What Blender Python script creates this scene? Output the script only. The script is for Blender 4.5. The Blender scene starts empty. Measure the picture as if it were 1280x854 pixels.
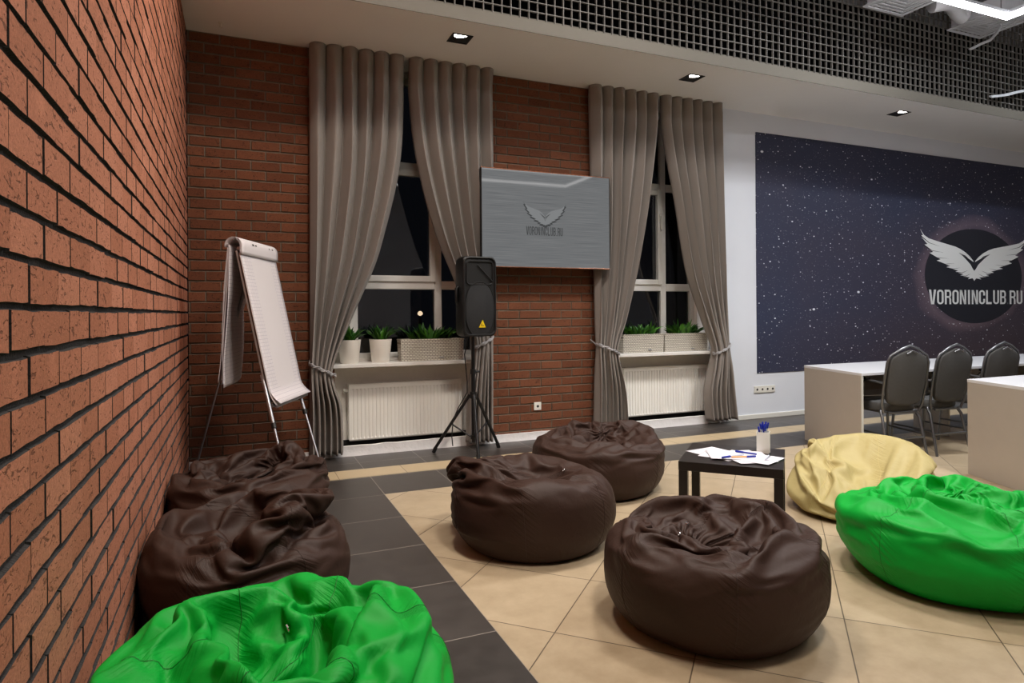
import bpy, bmesh, math, random, time
from mathutils import Vector, Matrix, noise
from mathutils.bvhtree import BVHTree
PI = math.pi
COL = bpy.context.scene.collection
random.seed(7)

# ------------------------------------------------------------------ camera geometry (measured from the photograph)
CF, CCX, CCY, CTH, CRO, CH = 807.0, 640.0, 390.7, math.radians(23.03), math.radians(0.42), 1.2
FW = Vector((math.sin(CTH), math.cos(CTH), 0)); R0 = Vector((math.cos(CTH), -math.sin(CTH), 0)); U0 = Vector((0, 0, 1))
RV = R0*math.cos(CRO) - U0*math.sin(CRO); UV = U0*math.cos(CRO) + R0*math.sin(CRO)
CAM = Vector((0, 0, CH))
def ray(x, y): return FW + RV*((x-CCX)/CF) - UV*((y-CCY)/CF)
def on_wall(x, y, Y=5.55):           # a measured point of the photograph on the vertical plane at depth Y
    d = ray(x, y); return CAM + d*(Y/d.y)
def on_level(x, y, z=0.0):
    d = ray(x, y); return CAM + d*((z-CH)/d.z)
def on_axis(depth, lat, z=0.0):
    p = FW*depth + R0*lat; return Vector((p.x, p.y, z))

# ------------------------------------------------------------------ materials
def nm(name):
    m = bpy.data.materials.new(name); m.use_nodes = True
    return m, m.node_tree, m.node_tree.nodes['Principled BSDF']
def rgb(r, g, b):                     # sRGB 0-255 -> linear
    f = lambda c: (c/255/12.92) if c/255 <= .04045 else ((c/255+.055)/1.055)**2.4
    return (f(r), f(g), f(b), 1)
def node(nt, t, **kw):
    n = nt.nodes.new(t)
    for k, v in kw.items():
        if k.startswith('i_'): n.inputs[int(k[2:]) if k[2:].isdigit() else k[2:]].default_value = v
        else: setattr(n, k, v)
    return n
def mat(name, col, rough=.5, metal=0, spec=.5, noise_amt=0, nscale=30, bump=0, bscale=200, coat=0, sheen=0):
    m, nt, b = nm(name)
    b.inputs['Base Color'].default_value = col; b.inputs['Roughness'].default_value = rough
    b.inputs['Metallic'].default_value = metal; b.inputs['Specular IOR Level'].default_value = spec
    b.inputs['Coat Weight'].default_value = coat; b.inputs['Sheen Weight'].default_value = sheen
    tc = node(nt, 'ShaderNodeTexCoord')
    if noise_amt:
        n = node(nt, 'ShaderNodeTexNoise'); n.inputs['Scale'].default_value = nscale; n.inputs['Detail'].default_value = 5
        nt.links.new(tc.outputs['Object'], n.inputs['Vector'])
        mr = node(nt, 'ShaderNodeMapRange'); mr.inputs[3].default_value = 1-noise_amt; mr.inputs[4].default_value = 1+noise_amt
        nt.links.new(n.outputs['Fac'], mr.inputs[0])
        mx = node(nt, 'ShaderNodeMix', data_type='RGBA', blend_type='MULTIPLY'); mx.inputs[0].default_value = 1
        mx.inputs[6].default_value = col; nt.links.new(mr.outputs[0], mx.inputs[7]); nt.links.new(mx.outputs[2], b.inputs['Base Color'])
    if bump:
        n = node(nt, 'ShaderNodeTexNoise'); n.inputs['Scale'].default_value = bscale; n.inputs['Detail'].default_value = 4
        nt.links.new(tc.outputs['Object'], n.inputs['Vector'])
        bp = node(nt, 'ShaderNodeBump'); bp.inputs['Strength'].default_value = bump; bp.inputs['Distance'].default_value = .01
        nt.links.new(n.outputs['Fac'], bp.inputs['Height']); nt.links.new(bp.outputs[0], b.inputs['Normal'])
    return m
def emis(name, col, s):
    m, nt, b = nm(name); b.inputs['Base Color'].default_value = (0, 0, 0, 1)
    b.inputs['Emission Color'].default_value = col; b.inputs['Emission Strength'].default_value = s
    return m

def brick_mat(name, c1, c2, c3, hollow):
    m, nt, b = nm(name)
    at = node(nt, 'ShaderNodeAttribute', attribute_name='tint')
    tc = node(nt, 'ShaderNodeTexCoord')
    cr = node(nt, 'ShaderNodeValToRGB'); cr.color_ramp.elements[0].color = c1; cr.color_ramp.elements[1].color = c3
    e = cr.color_ramp.elements.new(.5); e.color = c2
    nt.links.new(at.outputs['Fac'], cr.inputs['Fac'])
    n1 = node(nt, 'ShaderNodeTexNoise'); n1.inputs['Scale'].default_value = 130; n1.inputs['Detail'].default_value = 6; n1.inputs['Roughness'].default_value = .7
    n2 = node(nt, 'ShaderNodeTexNoise'); n2.inputs['Scale'].default_value = 9; n2.inputs['Detail'].default_value = 3
    mp = node(nt, 'ShaderNodeMapping'); mp.inputs['Scale'].default_value = (1, .8, 1.7)
    v = node(nt, 'ShaderNodeTexNoise'); v.inputs['Scale'].default_value = 34; v.inputs['Detail'].default_value = 4; v.inputs['Roughness'].default_value = .5; v.inputs['Distortion'].default_value = 1.6
    nt.links.new(tc.outputs['Object'], mp.inputs['Vector'])
    for n in (n1, n2): nt.links.new(tc.outputs['Object'], n.inputs['Vector'])
    nt.links.new(mp.outputs[0], v.inputs['Vector'])
    mr = node(nt, 'ShaderNodeMapRange'); mr.inputs[1].default_value = .3; mr.inputs[2].default_value = .7; mr.inputs[3].default_value = .72; mr.inputs[4].default_value = 1.25
    nt.links.new(n1.outputs['Fac'], mr.inputs[0])
    mx = node(nt, 'ShaderNodeMix', data_type='RGBA', blend_type='MULTIPLY'); mx.inputs[0].default_value = 1
    nt.links.new(cr.outputs[0], mx.inputs[6]); nt.links.new(mr.outputs[0], mx.inputs[7])
    # pale lime smears
    sm = node(nt, 'ShaderNodeMapRange'); sm.inputs[1].default_value = .6; sm.inputs[2].default_value = .78; sm.inputs[3].default_value = 0; sm.inputs[4].default_value = .35
    nt.links.new(n2.outputs['Fac'], sm.inputs[0])
    mx2 = node(nt, 'ShaderNodeMix', data_type='RGBA'); nt.links.new(sm.outputs[0], mx2.inputs[0]); nt.links.new(mx.outputs[2], mx2.inputs[6]); mx2.inputs[7].default_value = tuple(min(1, c*1.5) for c in c3[:3])+(1,)
    # cracks / pits
    cp = node(nt, 'ShaderNodeMapRange'); cp.inputs[1].default_value = .345; cp.inputs[2].default_value = .40; cp.inputs[3].default_value = 0; cp.inputs[4].default_value = 1
    nt.links.new(v.outputs['Fac'], cp.inputs[0])
    pit = node(nt, 'ShaderNodeMapRange'); pit.inputs[3].default_value = .45; pit.inputs[4].default_value = 1; nt.links.new(cp.outputs[0], pit.inputs[0])
    mx3 = node(nt, 'ShaderNodeMix', data_type='RGBA', blend_type='MULTIPLY'); mx3.inputs[0].default_value = 1
    nt.links.new(mx2.outputs[2], mx3.inputs[6]); nt.links.new(pit.outputs[0], mx3.inputs[7])
    nt.links.new(mx3.outputs[2], b.inputs['Base Color'])
    ad = node(nt, 'ShaderNodeMath', operation='MULTIPLY_ADD'); ad.inputs[1].default_value = .6
    nt.links.new(n1.outputs['Fac'], ad.inputs[0]); nt.links.new(cp.outputs[0], ad.inputs[2])
    bp = node(nt, 'ShaderNodeBump'); bp.inputs['Strength'].default_value = .6; bp.inputs['Distance'].default_value = hollow
    nt.links.new(ad.outputs[0], bp.inputs['Height']); nt.links.new(bp.outputs[0], b.inputs['Normal'])
    b.inputs['Roughness'].default_value = .88; b.inputs['Specular IOR Level'].default_value = .25
    return m

def tile_mat(name, c1, c2, grout, size, angle, ox, oy, gw=.0022, rough=.35, nsc=3.0):
    m, nt, b = nm(name)
    tc = node(nt, 'ShaderNodeTexCoord')
    mp = node(nt, 'ShaderNodeMapping', vector_type='POINT'); mp.inputs['Rotation'].default_value = (0, 0, angle); mp.inputs['Location'].default_value = (ox, oy, 0)
    nt.links.new(tc.outputs['Object'], mp.inputs['Vector'])
    sx = node(nt, 'ShaderNodeSeparateXYZ'); nt.links.new(mp.outputs[0], sx.inputs[0])
    ds, ids = [], []
    for k in (0, 1):
        dv = node(nt, 'ShaderNodeMath', operation='DIVIDE'); dv.inputs[1].default_value = size; nt.links.new(sx.outputs[k], dv.inputs[0])
        fr = node(nt, 'ShaderNodeMath', operation='FRACT'); nt.links.new(dv.outputs[0], fr.inputs[0])
        fl = node(nt, 'ShaderNodeMath', operation='FLOOR'); nt.links.new(dv.outputs[0], fl.inputs[0]); ids.append(fl)
        pp = node(nt, 'ShaderNodeMath', operation='PINGPONG'); pp.inputs[1].default_value = .5; nt.links.new(fr.outputs[0], pp.inputs[0]); ds.append(pp)
    mn = node(nt, 'ShaderNodeMath', operation='MINIMUM'); nt.links.new(ds[0].outputs[0], mn.inputs[0]); nt.links.new(ds[1].outputs[0], mn.inputs[1])
    ln = node(nt, 'ShaderNodeMapRange'); ln.inputs[1].default_value = gw*.5/size; ln.inputs[2].default_value = gw*1.0/size; nt.links.new(mn.outputs[0], ln.inputs[0])
    cx = node(nt, 'ShaderNodeCombineXYZ'); nt.links.new(ids[0].outputs[0], cx.inputs[0]); nt.links.new(ids[1].outputs[0], cx.inputs[1])
    wn = node(nt, 'ShaderNodeTexWhiteNoise', noise_dimensions='3D'); nt.links.new(cx.outputs[0], wn.inputs['Vector'])
    n = node(nt, 'ShaderNodeTexNoise'); n.inputs['Scale'].default_value = nsc; n.inputs['Detail'].default_value = 9; n.inputs['Roughness'].default_value = .68
    nt.links.new(tc.outputs['Object'], n.inputs['Vector'])
    f = node(nt, 'ShaderNodeMath', operation='MULTIPLY_ADD'); f.inputs[1].default_value = .25; nt.links.new(wn.outputs['Value'], f.inputs[0]); nt.links.new(n.outputs['Fac'], f.inputs[2])
    mr = node(nt, 'ShaderNodeMapRange'); mr.inputs[1].default_value = .35; mr.inputs[2].default_value = .95; nt.links.new(f.outputs[0], mr.inputs[0])
    mx = node(nt, 'ShaderNodeMix', data_type='RGBA'); mx.inputs[6].default_value = c1; mx.inputs[7].default_value = c2; nt.links.new(mr.outputs[0], mx.inputs[0])
    m2 = node(nt, 'ShaderNodeMix', data_type='RGBA'); m2.inputs[6].default_value = grout; nt.links.new(mx.outputs[2], m2.inputs[7]); nt.links.new(ln.outputs[0], m2.inputs[0])
    nt.links.new(m2.outputs[2], b.inputs['Base Color'])
    rr = node(nt, 'ShaderNodeMapRange'); rr.inputs[3].default_value = rough-.06; rr.inputs[4].default_value = rough+.1; nt.links.new(n.outputs['Fac'], rr.inputs[0]); nt.links.new(rr.outputs[0], b.inputs['Roughness'])
    bp = node(nt, 'ShaderNodeBump'); bp.inputs['Strength'].default_value = .25; bp.inputs['Distance'].default_value = .002
    nt.links.new(ln.outputs[0], bp.inputs['Height']); nt.links.new(bp.outputs[0], b.inputs['Normal'])
    return m

def fabric_mat(name, c, c2, rough, sheen=0, spec=.5):
    m, nt, b = nm(name)
    tc = node(nt, 'ShaderNodeTexCoord')
    n = node(nt, 'ShaderNodeTexNoise'); n.inputs['Scale'].default_value = 7; n.inputs['Detail'].default_value = 5; n.inputs['Distortion'].default_value = .8
    nt.links.new(tc.outputs['Object'], n.inputs['Vector'])
    mx = node(nt, 'ShaderNodeMix', data_type='RGBA'); mx.inputs[6].default_value = c; mx.inputs[7].default_value = c2; nt.links.new(n.outputs['Fac'], mx.inputs[0])
    nt.links.new(mx.outputs[2], b.inputs['Base Color'])
    b.inputs['Roughness'].default_value = rough; b.inputs['Specular IOR Level'].default_value = spec
    b.inputs['Sheen Weight'].default_value = sheen; b.inputs['Sheen Roughness'].default_value = .4
    # soft crinkles everywhere, and puckers across each sewn seam
    w = node(nt, 'ShaderNodeTexNoise'); w.inputs['Scale'].default_value = 11; w.inputs['Detail'].default_value = 3; w.inputs['Distortion'].default_value = 1.6
    nt.links.new(tc.outputs['Object'], w.inputs['Vector'])
    sd = node(nt, 'ShaderNodeAttribute', attribute_name='seam')
    hv = node(nt, 'ShaderNodeAttribute', attribute_name='run')
    cx = node(nt, 'ShaderNodeCombineXYZ'); nt.links.new(sd.outputs['Fac'], cx.inputs[0]); nt.links.new(hv.outputs['Fac'], cx.inputs[1])
    mp = node(nt, 'ShaderNodeMapping'); mp.inputs['Scale'].default_value = (3.0, 60, 1); nt.links.new(cx.outputs[0], mp.inputs['Vector'])
    pk = node(nt, 'ShaderNodeTexNoise'); pk.inputs['Scale'].default_value = 1; pk.inputs['Detail'].default_value = 2; nt.links.new(mp.outputs[0], pk.inputs['Vector'])
    fa = node(nt, 'ShaderNodeMapRange', interpolation_type='SMOOTHSTEP'); fa.inputs[1].default_value = 0; fa.inputs[2].default_value = .22; fa.inputs[3].default_value = 1; fa.inputs[4].default_value = 0
    nt.links.new(sd.outputs['Fac'], fa.inputs[0])
    ml = node(nt, 'ShaderNodeMath', operation='MULTIPLY'); nt.links.new(pk.outputs['Fac'], ml.inputs[0]); nt.links.new(fa.outputs[0], ml.inputs[1])
    ad = node(nt, 'ShaderNodeMath', operation='MULTIPLY_ADD'); ad.inputs[1].default_value = .38; nt.links.new(w.outputs['Fac'], ad.inputs[0]); nt.links.new(ml.outputs[0], ad.inputs[2])
    bp = node(nt, 'ShaderNodeBump'); bp.inputs['Strength'].default_value = .5; bp.inputs['Distance'].default_value = .012
    nt.links.new(ad.outputs[0], bp.inputs['Height']); nt.links.new(bp.outputs[0], b.inputs['Normal'])
    return m

M = {}
M['brick_l'] = brick_mat('brick_orange', rgb(172, 111, 85), rgb(182, 119, 93), rgb(192, 129, 103), .006)
M['brick_b'] = brick_mat('brick_brown', rgb(102, 61, 42), rgb(111, 67, 46), rgb(120, 74, 52), .003)
M['mortar_dark'] = mat('mortar_dark', rgb(50, 48, 48), .95, noise_amt=.3, bump=.5, bscale=150)
M['mortar_grey'] = mat('mortar_grey', rgb(120, 106, 92), .95, noise_amt=.25, bump=.4, bscale=150)
M['plaster'] = mat('white_plaster', rgb(222, 226, 234), .8, noise_amt=.02, nscale=6, bump=.06, bscale=90)
M['reveal'] = mat('reveal_plaster', rgb(242, 238, 232), .85, noise_amt=.05)
M['soffit'] = mat('soffit_paint', rgb(236, 234, 231), .85, noise_amt=.02, nscale=4)
M['ceil'] = mat('ceiling_grey', rgb(170, 170, 176), .9, noise_amt=.1, nscale=3)
M['grid'] = mat('grid_metal', rgb(104, 101, 97), .6, metal=.1)
M['fascia'] = mat('fascia_paint', rgb(104, 100, 92), .85)
M['void'] = mat('void_dark', rgb(10, 10, 10), 1, spec=0)
M['beige'] = tile_mat('beige_tile', rgb(156, 138, 112), rgb(188, 171, 144), rgb(86, 74, 60), .5069, -PI/4, -2.298, -.764, .0030, .38, 6)
M['dark'] = tile_mat('dark_tile', rgb(52, 48, 46), rgb(72, 67, 64), rgb(140, 132, 124), .5, 0, -.39, -.267, .0030, .36, 8)
M['strip'] = tile_mat('strip_tile', rgb(180, 160, 126), rgb(200, 180, 146), rgb(110, 92, 70), .5, 0, -.17, -.3, .003, .4, 6)
M['base'] = mat('white_film', rgb(240, 238, 238), .4, bump=.5, bscale=25)
M['brown'] = fabric_mat('brown_fabric', rgb(50, 34, 28), rgb(58, 40, 33), .58, 0, .25)
M['green'] = fabric_mat('green_nylon', rgb(0, 150, 44), rgb(0, 168, 56), .55, 0, .25)
M['cream'] = fabric_mat('cream_nylon', rgb(164, 149, 98), rgb(178, 165, 116), .55, 0, .25)
M['brown_s'] = mat('brown_stitch', rgb(50, 33, 28), .7)
M['green_s'] = mat('green_stitch', rgb(0, 112, 32), .7)
M['cream_s'] = mat('cream_stitch', rgb(186, 168, 112), .7)
M['steel'] = mat('steel', rgb(200, 200, 204), .25, metal=1)
M['alu'] = mat('brushed_aluminium', rgb(170, 170, 174), .35, metal=.9)
M['black'] = mat('black_plastic', rgb(14, 14, 15), .45, bump=.15, bscale=400)
M['blackm'] = mat('black_metal', rgb(24, 24, 26), .35, metal=.3)
M['grille'] = mat('speaker_grille', rgb(30, 31, 33), .5, metal=.3, bump=.5, bscale=900)
M['yellow'] = mat('yellow_badge', rgb(236, 206, 20), .4)
M['tabletop'] = mat('black_brown_foil', rgb(34, 29, 28), .38, noise_amt=.15)
M['paper'] = mat('paper', rgb(226, 226, 234), .75)
M['paperw'] = mat('flip_paper', rgb(224, 218, 220), .75)
M['boardw'] = mat('whiteboard_back', rgb(150, 140, 136), .6, noise_amt=.1)
M['curtain'] = mat('grey_curtain', rgb(138, 131, 125), .8, sheen=.15, bump=.12, bscale=500)
M['band'] = mat('silver_cord', rgb(176, 174, 176), .45, metal=.4, bump=.8, bscale=120)
M['pvc'] = mat('window_pvc', rgb(226, 224, 220), .35)
M['radiator'] = mat('radiator_enamel', rgb(242, 240, 234), .35)
M['pot'] = mat('white_pot', rgb(240, 236, 228), .45)
M['soil'] = mat('soil', rgb(50, 38, 30), .95, noise_amt=.3)
M['leaf'] = mat('leaf', rgb(44, 92, 30), .4, noise_amt=.35, nscale=14)
M['leaf2'] = mat('leaf_light', rgb(74, 128, 40), .4, noise_amt=.3, nscale=14)
M['desk'] = mat('desk_laminate', rgb(180, 172, 163), .45, noise_amt=.04, nscale=12)
M['deskedge'] = mat('desk_edge', rgb(206, 206, 200), .4)
M['desktop'] = mat('desk_top', rgb(222, 224, 230), .25)
M['chairfab'] = mat('charcoal_fabric', rgb(74, 74, 74), .85, noise_amt=.12, nscale=60, bump=.15, bscale=400)
M['chairmet'] = mat('hammered_grey_metal', rgb(118, 120, 124), .3, metal=.8)
M['led'] = emis('led_light', (1, .98, .98, 1), 13)
M['led_dim'] = emis('led_light_dimmed', (1, .97, .95, 1), 5)
M['spot'] = emis('spot_lamp', (1, .93, .84, 1), 22)
M['copper'] = mat('copper_trim', rgb(176, 118, 88), .25, metal=.9)
M['blue'] = mat('blue_pen', rgb(24, 42, 150), .35)
M['pencl'] = mat('clear_pen', rgb(200, 206, 220), .25)
M['orange'] = mat('orange_pen', rgb(226, 170, 110), .35)
M['white'] = mat('white_plastic', rgb(226, 224, 216), .4)
M['hole'] = mat('dark_hole', rgb(30, 30, 30), .8)
M['logo'] = mat('logo_white', rgb(240, 242, 242), .8)
M['logodisc'] = mat('logo_disc', rgb(26, 28, 40), .8)
M['logogrey'] = mat('logo_grey_dot', rgb(90, 92, 100), .8)
M['duct'] = mat('duct_foil', rgb(196, 198, 204), .5, metal=0, bump=.3, bscale=60)
M['smear'] = mat('red_mark', rgb(190, 60, 50), .6)
M['nightlamp'] = emis('street_lamp_glow', (1, .72, .45, 1), 1.6)

# glass pane: fresnel mix of see-through and mirror
m = bpy.data.materials.new('window_glass'); m.use_nodes = True; nt = m.node_tree; nt.nodes.clear()
o = node(nt, 'ShaderNodeOutputMaterial'); mx = node(nt, 'ShaderNodeMixShader'); t = node(nt, 'ShaderNodeBsdfTransparent'); g = node(nt, 'ShaderNodeBsdfGlossy'); g.inputs['Roughness'].default_value = .01
fz = node(nt, 'ShaderNodeFresnel'); fz.inputs[0].default_value = 1.65; t.inputs[0].default_value = (.8, .82, .84, 1)
nt.links.new(fz.outputs[0], mx.inputs[0]); nt.links.new(t.outputs[0], mx.inputs[1]); nt.links.new(g.outputs[0], mx.inputs[2]); nt.links.new(mx.outputs[0], o.inputs[0]); M['glass'] = m

# woven planter
m, nt, b = nm('woven_planter'); tc = node(nt, 'ShaderNodeTexCoord'); mp = node(nt, 'ShaderNodeMapping'); mp.inputs['Rotation'].default_value = (PI/2, 0, 0)
nt.links.new(tc.outputs['Object'], mp.inputs[0])
bt = node(nt, 'ShaderNodeTexBrick'); bt.inputs['Scale'].default_value = 1; bt.inputs['Brick Width'].default_value = .030; bt.inputs['Row Height'].default_value = .015; bt.inputs['Mortar Size'].default_value = .003; bt.inputs['Mortar Smooth'].default_value = .6
nt.links.new(mp.outputs[0], bt.inputs['Vector']); bt.inputs['Color1'].default_value = rgb(226, 220, 208); bt.inputs['Color2'].default_value = rgb(216, 210, 198); bt.inputs['Mortar'].default_value = rgb(140, 130, 116)
nt.links.new(bt.outputs['Color'], b.inputs['Base Color']); bp = node(nt, 'ShaderNodeBump'); bp.invert = True; bp.inputs['Distance'].default_value = .01; nt.links.new(bt.outputs['Fac'], bp.inputs['Height']); nt.links.new(bp.outputs[0], b.inputs['Normal']); b.inputs['Roughness'].default_value = .5
M['woven'] = m

# brushed screen picture (a lit display)
m, nt, b = nm('screen_picture'); tc = node(nt, 'ShaderNodeTexCoord'); mp = node(nt, 'ShaderNodeMapping'); mp.inputs['Scale'].default_value = (1.2, 1, 120)
nt.links.new(tc.outputs['Object'], mp.inputs[0]); n = node(nt, 'ShaderNodeTexNoise'); n.inputs['Scale'].default_value = 2; n.inputs['Detail'].default_value = 3; nt.links.new(mp.outputs[0], n.inputs['Vector'])
cr = node(nt, 'ShaderNodeValToRGB'); cr.color_ramp.elements[0].position = .3; cr.color_ramp.elements[1].position = .7; cr.color_ramp.elements[0].color = rgb(86, 88, 90); cr.color_ramp.elements[1].color = rgb(112, 114, 115)
nt.links.new(n.outputs['Fac'], cr.inputs[0]); nt.links.new(cr.outputs[0], b.inputs['Emission Color']); b.inputs['Emission Strength'].default_value = 1.12
b.inputs['Base Color'].default_value = (.01, .01, .01, 1); b.inputs['Roughness'].default_value = .035; b.inputs['IOR'].default_value = 1.5
M['screen'] = m
M['scr_dark'] = emis('screen_logo_dark', rgb(62, 63, 64), 1.0); M['scr_light'] = emis('screen_logo_light', rgb(112, 114, 115), 1.25)
for k in ('scr_dark', 'scr_light'): M[k].node_tree.nodes['Principled BSDF'].inputs['Roughness'].default_value = .1

# starry wall print
m, nt, b = nm('starry_print'); tc = node(nt, 'ShaderNodeTexCoord')
mp = node(nt, 'ShaderNodeMapping'); mp.inputs['Scale'].default_value = (.62, 0, 1); nt.links.new(tc.outputs['Object'], mp.inputs[0])
def star(scale, rmax, seed, thr, bright):
    ml = node(nt, 'ShaderNodeVectorMath', operation='ADD'); ml.inputs[1].default_value = (seed, 0, seed*1.7); nt.links.new(mp.outputs[0], ml.inputs[0])
    v = node(nt, 'ShaderNodeTexVoronoi', voronoi_dimensions='3D'); v.inputs['Scale'].default_value = scale; nt.links.new(ml.outputs[0], v.inputs['Vector'])
    sp = node(nt, 'ShaderNodeSeparateColor'); nt.links.new(v.outputs['Color'], sp.inputs[0])
    rr = node(nt, 'ShaderNodeMapRange'); rr.inputs[1].default_value = thr; rr.inputs[2].default_value = 1; rr.inputs[3].default_value = 0; rr.inputs[4].default_value = rmax; nt.links.new(sp.outputs[0], rr.inputs[0])
    lt = node(nt, 'ShaderNodeMath', operation='SUBTRACT'); nt.links.new(rr.outputs[0], lt.inputs[0]); nt.links.new(v.outputs['Distance'], lt.inputs[1])
    sm = node(nt, 'ShaderNodeMapRange'); sm.inputs[1].default_value = 0; sm.inputs[2].default_value = rmax*.3; sm.inputs[4].default_value = bright; nt.links.new(lt.outputs[0], sm.inputs[0])
    return sm
stars = [star(44, .32, 3, .72, .7), star(24, .22, 11, .66, 1), star(6.5, .13, 23, .45, 1.0), star(90, .34, 31, .6, .22)]
acc = None
for s in stars:
    if acc is None: acc = s
    else:
        a = node(nt, 'ShaderNodeMath', operation='MAXIMUM'); nt.links.new(acc.outputs[0], a.inputs[0]); nt.links.new(s.outputs[0], a.inputs[1]); acc = a
sx = node(nt, 'ShaderNodeSeparateXYZ'); nt.links.new(tc.outputs['Object'], sx.inputs[0])
# navy at the top left to purple brown at the lower right
gx = node(nt, 'ShaderNodeMapRange'); gx.inputs[1].default_value = .3; gx.inputs[2].default_value = 3.4; gx.inputs[4].default_value = .9; nt.links.new(sx.outputs[0], gx.inputs[0])
gz = node(nt, 'ShaderNodeMapRange'); gz.inputs[1].default_value = 2.6; gz.inputs[2].default_value = .5; gz.inputs[4].default_value = .8; nt.links.new(sx.outputs[2], gz.inputs[0])
nz = node(nt, 'ShaderNodeTexNoise'); nz.inputs['Scale'].default_value = 1.3; nz.inputs['Detail'].default_value = 6; nt.links.new(mp.outputs[0], nz.inputs['Vector'])
g1 = node(nt, 'ShaderNodeMath', operation='MULTIPLY'); nt.links.new(gx.outputs[0], g1.inputs[0]); nt.links.new(gz.outputs[0], g1.inputs[1])
g2 = node(nt, 'ShaderNodeMath', operation='MULTIPLY_ADD', use_clamp=True); g2.inputs[1].default_value = .55; nt.links.new(nz.outputs['Fac'], g2.inputs[0]); nt.links.new(g1.outputs[0], g2.inputs[2])
cr = node(nt, 'ShaderNodeValToRGB'); cr.color_ramp.elements[0].position = .15; cr.color_ramp.elements[0].color = rgb(40, 48, 74); cr.color_ramp.elements[1].position = .95; cr.color_ramp.elements[1].color = rgb(72, 60, 70)
nt.links.new(g2.outputs[0], cr.inputs[0])
# dusty printed ring round the emblem
lx = node(nt, 'ShaderNodeMath', operation='SUBTRACT'); lx.inputs[1].default_value = 3.78; nt.links.new(sx.outputs[0], lx.inputs[0])
lz = node(nt, 'ShaderNodeMath', operation='SUBTRACT'); lz.inputs[1].default_value = 1.68; nt.links.new(sx.outputs[2], lz.inputs[0])
lxx = node(nt, 'ShaderNodeMath', operation='MULTIPLY'); lxx.inputs[1].default_value = .62; nt.links.new(lx.outputs[0], lxx.inputs[0])
cc = node(nt, 'ShaderNodeCombineXYZ'); nt.links.new(lxx.outputs[0], cc.inputs[0]); nt.links.new(lz.outputs[0], cc.inputs[2])
le = node(nt, 'ShaderNodeVectorMath', operation='LENGTH'); nt.links.new(cc.outputs[0], le.inputs[0])
nn = node(nt, 'ShaderNodeMath', operation='MULTIPLY_ADD'); nn.inputs[1].default_value = .45; nt.links.new(nz.outputs['Fac'], nn.inputs[0]); nt.links.new(le.outputs['Value'], nn.inputs[2])
rg = node(nt, 'ShaderNodeValToRGB'); e = rg.color_ramp.elements; e[0].position = .0; e[0].color = (0, 0, 0, 1); e[1].position = 1; e[1].color = (0, 0, 0, 1)
for p, v in ((.66, .0), (.80, .5), (.88, 1), (.96, .4)):
    q = e.new(p); q.color = (v, v, v, 1)
nt.links.new(nn.outputs[0], rg.inputs[0])
mr_ = node(nt, 'ShaderNodeMix', data_type='RGBA', blend_type='ADD'); mr_.inputs[0].default_value = 1
rc = node(nt, 'ShaderNodeMix', data_type='RGBA', blend_type='MULTIPLY'); rc.inputs[0].default_value = 1; rc.inputs[7].default_value = (.09, .058, .062, 1); nt.links.new(rg.outputs[0], rc.inputs[6])
nt.links.new(cr.outputs[0], mr_.inputs[6]); nt.links.new(rc.outputs[2], mr_.inputs[7])
fm = node(nt, 'ShaderNodeMix', data_type='RGBA'); nt.links.new(acc.outputs[0], fm.inputs[0]); nt.links.new(mr_.outputs[2], fm.inputs[6]); fm.inputs[7].default_value = rgb(235, 238, 248)
nt.links.new(fm.outputs[2], b.inputs['Base Color']); b.inputs['Roughness'].default_value = .7
M['stars'] = m

# ruled flip-chart sheet
m, nt, b = nm('ruled_sheet'); tc = node(nt, 'ShaderNodeTexCoord'); sx = node(nt, 'ShaderNodeSeparateXYZ'); nt.links.new(tc.outputs['UV'], sx.inputs[0])
outs = []
for k, s in ((0, 26), (1, 42)):
    a = node(nt, 'ShaderNodeMath', operation='MULTIPLY'); a.inputs[1].default_value = s; nt.links.new(sx.outputs[k], a.inputs[0])
    fr = node(nt, 'ShaderNodeMath', operation='PINGPONG'); fr.inputs[1].default_value = .5; nt.links.new(a.outputs[0], fr.inputs[0])
    l = node(nt, 'ShaderNodeMath', operation='GREATER_THAN'); l.inputs[1].default_value = .06; nt.links.new(fr.outputs[0], l.inputs[0]); outs.append(l)
mn = node(nt, 'ShaderNodeMath', operation='MULTIPLY'); nt.links.new(outs[0].outputs[0], mn.inputs[0]); nt.links.new(outs[1].outputs[0], mn.inputs[1])
mx = node(nt, 'ShaderNodeMix', data_type='RGBA'); mx.inputs[6].default_value = rgb(196, 190, 198); mx.inputs[7].default_value = rgb(226, 220, 223); nt.links.new(mn.outputs[0], mx.inputs[0]); nt.links.new(mx.outputs[2], b.inputs['Base Color']); b.inputs['Roughness'].default_value = .7
M['ruled'] = m

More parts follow.
